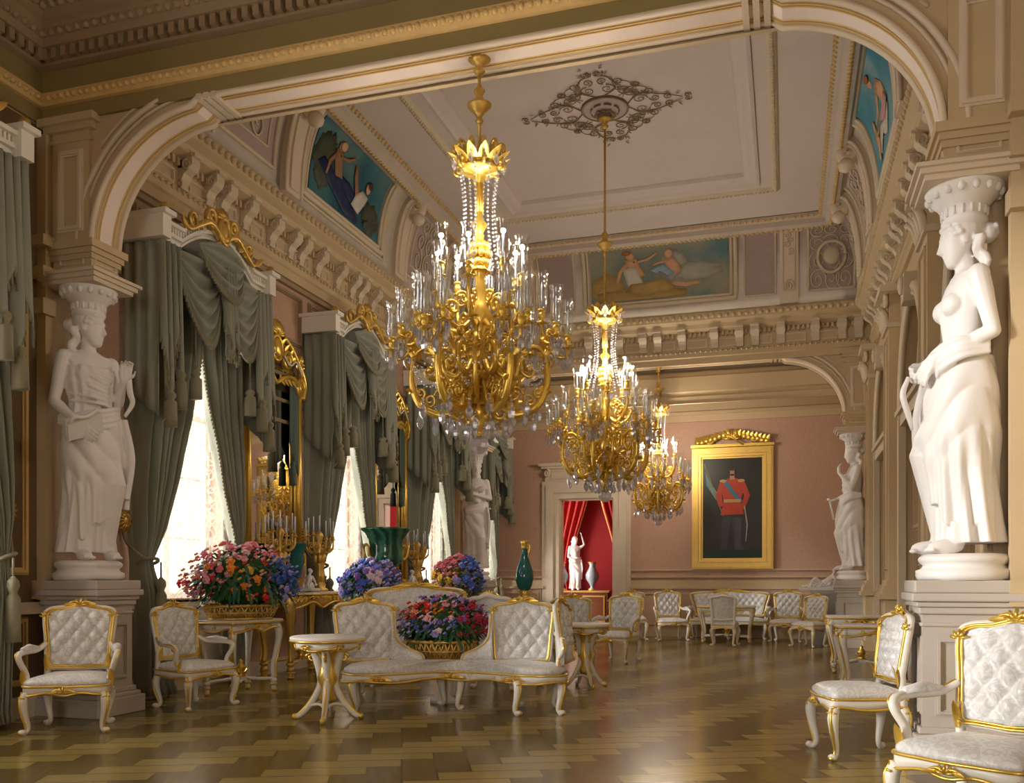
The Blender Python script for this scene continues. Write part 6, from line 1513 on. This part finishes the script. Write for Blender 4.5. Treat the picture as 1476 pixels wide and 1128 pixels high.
for a in (PI * 1.24, PI * .24):
    g = MB(); d = V(cos(a), sin(a), 0); t_ = V(-sin(a), cos(a), 0)
    g.tube(bez([d * .21 + t_ * .085 + V(0, 0, .33), d * .27 + t_ * .075 + V(0, 0, .38), d * .29 + t_ * .075 + V(0, 0, .50), d * .29 + V(0, 0, .535), d * .29 - t_ * .075 + V(0, 0, .50), d * .27 - t_ * .075 + V(0, 0, .38), d * .21 - t_ * .085 + V(0, 0, .33)], 5), .020, 8); g.build('gilt_handle', MAT['gold'], UR_)
VS = thing('vase_stand', 'slender white stand under the teal vase', 'stand', (-3.42, 11.75, 0)); b = MB(); b.lathe([(.0, 0), (.2, 0), (.2, .04), (.08, .1), (.06, .5), (.09, .92), (.17, .96), (.17, 1.0), (.0, 1.0)], 24); b.build('column', MAT['white'], VS)
TV = thing('vase', 'slender teal bottle vase on a gilt foot', 'vase', (-3.42, 11.75, 1.0))
b = MB(); b.lathe([(.0, .14), (.06, .15), (.10, .22), (.125, .32), (.12, .42), (.08, .54), (.045, .64), (.036, .74), (.04, .80), (.0, .80)], 28); b.build('body', MAT['teal'], TV)
b = MB(); b.lathe([(.0, 0), (.105, 0), (.10, .03), (.06, .07), (.055, .11), (.085, .16), (.0, .16)], 24, flute=.1, fn=8); b.build('gilt_foot', MAT['gold'], TV)
b = MB(); b.lathe([(.038, .72), (.043, .75), (.04, .80), (.06, .83), (.03, .84), (.0, .82)], 20); b.tube(bez([(.04, 0, .78), (.08, 0, .76), (.06, 0, .66), (.05, 0, .62)], 5), .012, 6); b.build('gilt_neck', MAT['gold'], TV)
def candelabrum(label, loc):
    root = thing('candelabrum', label, 'candelabra', loc, .3, 'gilt candelabra'); b = MB()
    b.lathe([(.0, 0), (.12, 0), (.12, .03), (.08, .06), (.09, .10), (.06, .16), (.07, .26), (.05, .30), (.075, .40), (.06, .52), (.08, .58), (.05, .64), (.035, .74), (.06, .80), (.03, .86), (.0, .88)], 16, flute=.08, fn=5)
    for k in range(5): a = k * 2 * PI / 5; b.sphere((.06 * cos(a), .06 * sin(a), .48), (.045, .045, .09), 7, 5); leafblade(b, (.05 * cos(a), .05 * sin(a), .12), (cos(a), sin(a), 1), (cos(a), sin(a), 0), .16, .04)
    b.build('stem', MAT['gold_old'], root); S = [(0, 0, .88)]
    arm0 = None
    for k in range(7):
        a = k * 2 * PI / 7; M = Matrix.Rotation(a, 4, 'Z'); hh = .06 * (k % 2)
        b = MB(); b.M = M; b.tube(bez([(.03, 0, .62), (.11, 0, .56), (.19, 0, .62), (.20, 0, .74 + hh)], 6), [.022, .020, .016, .012], 7); b.tube(spiral((.12, 0, .66), .05, .01, 0, 1.4, (1, 0, 0), (0, 0, 1), 14), .013, 5); b.lathe([(.0, 0), (.03, .01), (.036, .025), (.015, .03), (.02, .06), (.0, .06)], 10, (.20, 0, .73 + hh)); b.build('arm', MAT['gold_old'], root); S.append((.20 * cos(a), .20 * sin(a), .79 + hh))
    for x, y, z in S:
        b = MB(); b.lathe([(.0, 0), (.011, 0), (.010, .22), (.0, .225)], 8, (x, y, z)); b.build('candle', MAT['candle'], root)
    return root
candelabrum('gilt candelabrum on the near end of the first console', (-6.5, 10.62, 1.14))
candelabrum('gilt candelabrum on the far end of the first console', (-6.5, 11.68, 1.14))
candelabrum('gilt candelabrum on the second console', (-6.5, 15.3, 1.14))
recliner('white marble reclining figure between the candelabra of the first console', (-6.38, 11.16, 1.19), PI / 2 + .3, .42, group='console statuettes')
recliner('white marble reclining figure on the second console', (-6.38, 14.75, 1.19), PI / 2 + .3, .45, group='console statuettes')
T2 = thing('urn', 'teal urn with gilt handles behind the console statuette', 'urn', (-6.66, 11.2, 1.14))
b = MB(); b.lathe([(.0, 0), (.10, 0), (.10, .04), (.05, .08), (.05, .16), (.12, .24), (.16, .38), (.15, .52), (.20, .66), (.21, .68), (.0, .66)], 28); b.build('body', MAT['teal'], T2)
for s in (-1, 1): g = MB(); g.tube(bez([(.05, s * .14, .34), (.07, s * .22, .40), (.07, s * .22, .5), (.05, s * .15, .54)], 5), .018, 6); g.build('gilt_handle', MAT['gold'], T2)
# ------------------------------------------------------------------ the red room seen through the doorway
CH_ = thing('chest', 'brown chest in the red room beyond the doorway', 'chest', (-5.25, 23.5, 0)); MB().box(-.75, .75, -.25, .25, .12, .98).build('body', simple('mahogany', C(.14, .045, .02), .3), CH_)
MB().box(-.8, .8, -.29, .29, .98, 1.03).build('top', MAT['gold_dark'], CH_); b = MB()
for x in (-.38, .38): b.frame(x - .3, x + .3, .2, .9, .04, -.25, -.275)
b.build('panel_moulding', MAT['gold_old'], CH_)
for x, y in ((-.7, -.2), (.7, -.2), (-.7, .2), (.7, .2)): MB().lathe([(.0, 0), (.04, 0), (.05, .12), (.0, .12)], 10, (x, y, 0)).build('foot', MAT['gold_old'], CH_)
r_ = thing('statuette', 'white marble statue on the chest beyond the doorway', 'statue', (-5.42, 23.45, 1.03), facing(.3, -.9), sc=.82)
b = MB(); body(b, bare=False, knee=1, head_yaw=.4, arms=[((-.17, .01, 1.39), (-.22, .0, 1.1), (-.10, -.15, 1.0), (.5, -.5, -.3), (0, .5, .5), .5, -1), ((.17, .01, 1.39), (.30, -.05, 1.48), (.22, -.10, 1.74), (-.3, -.1, 1), (-.5, 0, 0), .4, 1)]); remesh(b, 'body', MAT['marble'], r_, .013)
for x, w in ((-5.78, 'left'), (-4.95, 'right')):
    o = thing('vase', 'grey blue vase to the %s of the statue beyond the doorway' % w, 'vase', (x, 23.45, 1.03)); b = MB(); b.lathe([(.0, 0), (.10, 0), (.10, .04), (.05, .08), (.06, .14), (.17, .30), (.18, .42), (.10, .58), (.07, .66), (.11, .74), (.0, .74)], 24); b.build('body', simple('grey blue glaze ' + w, C(.28, .33, .38), .2, spec=.6), o)
    b = MB(); b.lathe([(.105, -.0), (.11, .02), (.105, .045)], 20); b.tube([(.11 * cos(k * PI / 10), .11 * sin(k * PI / 10), .74) for k in range(20)], .012, 6, True); b.build('gilt_rim', MAT['gold'], o)
for s, x0, x1 in ((1, -6.6, -5.15), (-1, -4.95, -3.6)):
    o = thing('red_curtain', 'crimson curtain beyond the doorway, %s half' % ('left' if s > 0 else 'right'), 'curtain', (0, 24.2, 0), group='crimson curtains'); b = MB()
    def fn(a, t, s=s, x0=x0, x1=x1):
        gz = (.62 + .38 * smooth(abs(t - .38) / .62)); xx = lerp(x0, x1, a) if s > 0 else lerp(x1, x0, a)
        xx = lerp(x0 if s > 0 else x1, xx, gz); return (xx, .07 * sin(2 * PI * 7 * a), lerp(.03, 4.2, t))
    b.grid(fn, 70, 24); b.build('drape', MAT['red_curtain'], o, solid=.01)
    f = MB(); f.tube([fn(1, k / 30) for k in range(31)], .025, 6); f.build('gold_fringe', MAT['gold_old'], o)
# ------------------------------------------------------------------ daylight, lamps, camera
FC = thing('facade', 'pale yellow building opposite, seen faintly through the lace', 'building', (-19, 10, 0))
b = MB().box(-.3, .3, 7, 60, -.5, 9.5); b.build('wall', simple('yellow stucco', C(.34, .27, .15), .9), FC)
for k in range(12):
    for z in (1, 4): MB().box(.28, .34, 9 + k * 4, 10.4 + k * 4, z, z + 2.2).build('window', MAT['pedestal'], FC)
W = bpy.data.worlds.new('daylight'); SC.world = W; W.use_nodes = True
bg = W.node_tree.nodes['Background']; bg.inputs[0].default_value = (1.0, .93, .82, 1); bg.inputs[1].default_value = 3.6
def area(name, loc, target, sx, sy, energy, col):
    L = bpy.data.lights.new(name, 'AREA'); L.shape = 'RECTANGLE'; L.size = sx; L.size_y = sy; L.energy = energy; L.color = col
    o = bpy.data.objects.new(name, L); COL.objects.link(o); o.location = loc
    o.rotation_euler = (Vector(target) - Vector(loc)).to_track_quat('-Z', 'Y').to_euler(); return o
area('red_room_fill', (-8.3, 23.0, 2.6), (-5, 23.4, 1.4), 1.6, 2.6, 60, (1, .96, .9))  # added unseen lamp to brighten the red room; no window is built there
def portal(x, y, z, tx, ty, sx, sy):
    o = area('window_portal', (x, y, z), (x + tx, y + ty, z), sx, sy, 1, (1, 1, 1)); o.data.cycles.is_portal = True
for c in WIN: portal(UL - .45, c, (SILL + wsize(c)[1]) / 2, 1, 0, 2 * wsize(c)[0], wsize(c)[1] - SILL)
for a, c in NWU: portal((a + c) / 2, NF - .35, 2.95, 0, 1, c - a, 4.1)
# added fill lamps for the hall, at the tips of the unlit chandelier candles
for root, sc, pw in ((CHA, 1, 4.5), (C2, 1.1, 9), (C3, .96, 9)):
    for k in range(8):
        L = bpy.data.lights.new('hall_fill', 'POINT'); L.energy = pw; L.color = (1, .86, .70); L.shadow_soft_size = .025
        o = bpy.data.objects.new('hall_fill', L); COL.objects.link(o); a = k * PI / 4 + .1; o.location = root.location + V(.37 * cos(a), .37 * sin(a), 1.78 + .05 * (k % 2)) * sc
S = bpy.data.lights.new('sun', 'SUN'); S.energy = 1.7; S.angle = math.radians(7); S.color = (1, .95, .86)
so = bpy.data.objects.new('sun', S); COL.objects.link(so); so.rotation_euler = Vector((.80, .50, -.165)).to_track_quat('-Z', 'Y').to_euler()
cam = bpy.data.cameras.new('camera'); co_ = bpy.data.objects.new('camera', cam); COL.objects.link(co_)
co_.location = (0, 0, 1.3); co_.rotation_euler = (PI / 2, 0, math.atan2(397, 1297)); cam.sensor_width = 36; cam.lens = 36 * 1297 / 1476; cam.shift_y = 272 / 1476; cam.clip_start = .05
SC.camera = co_
SC.view_settings.view_transform = 'Standard'; SC.view_settings.look = 'None'; SC.view_settings.gamma = 1; SC.view_settings.use_curve_mapping = False
SC.view_settings.exposure = 1.5
SC.cycles.use_denoising = True; SC.cycles.max_bounces = 10; SC.cycles.transparent_max_bounces = 32; SC.cycles.sample_clamp_indirect = 6; SC.cycles.caustics_reflective = False; SC.cycles.caustics_refractive = False
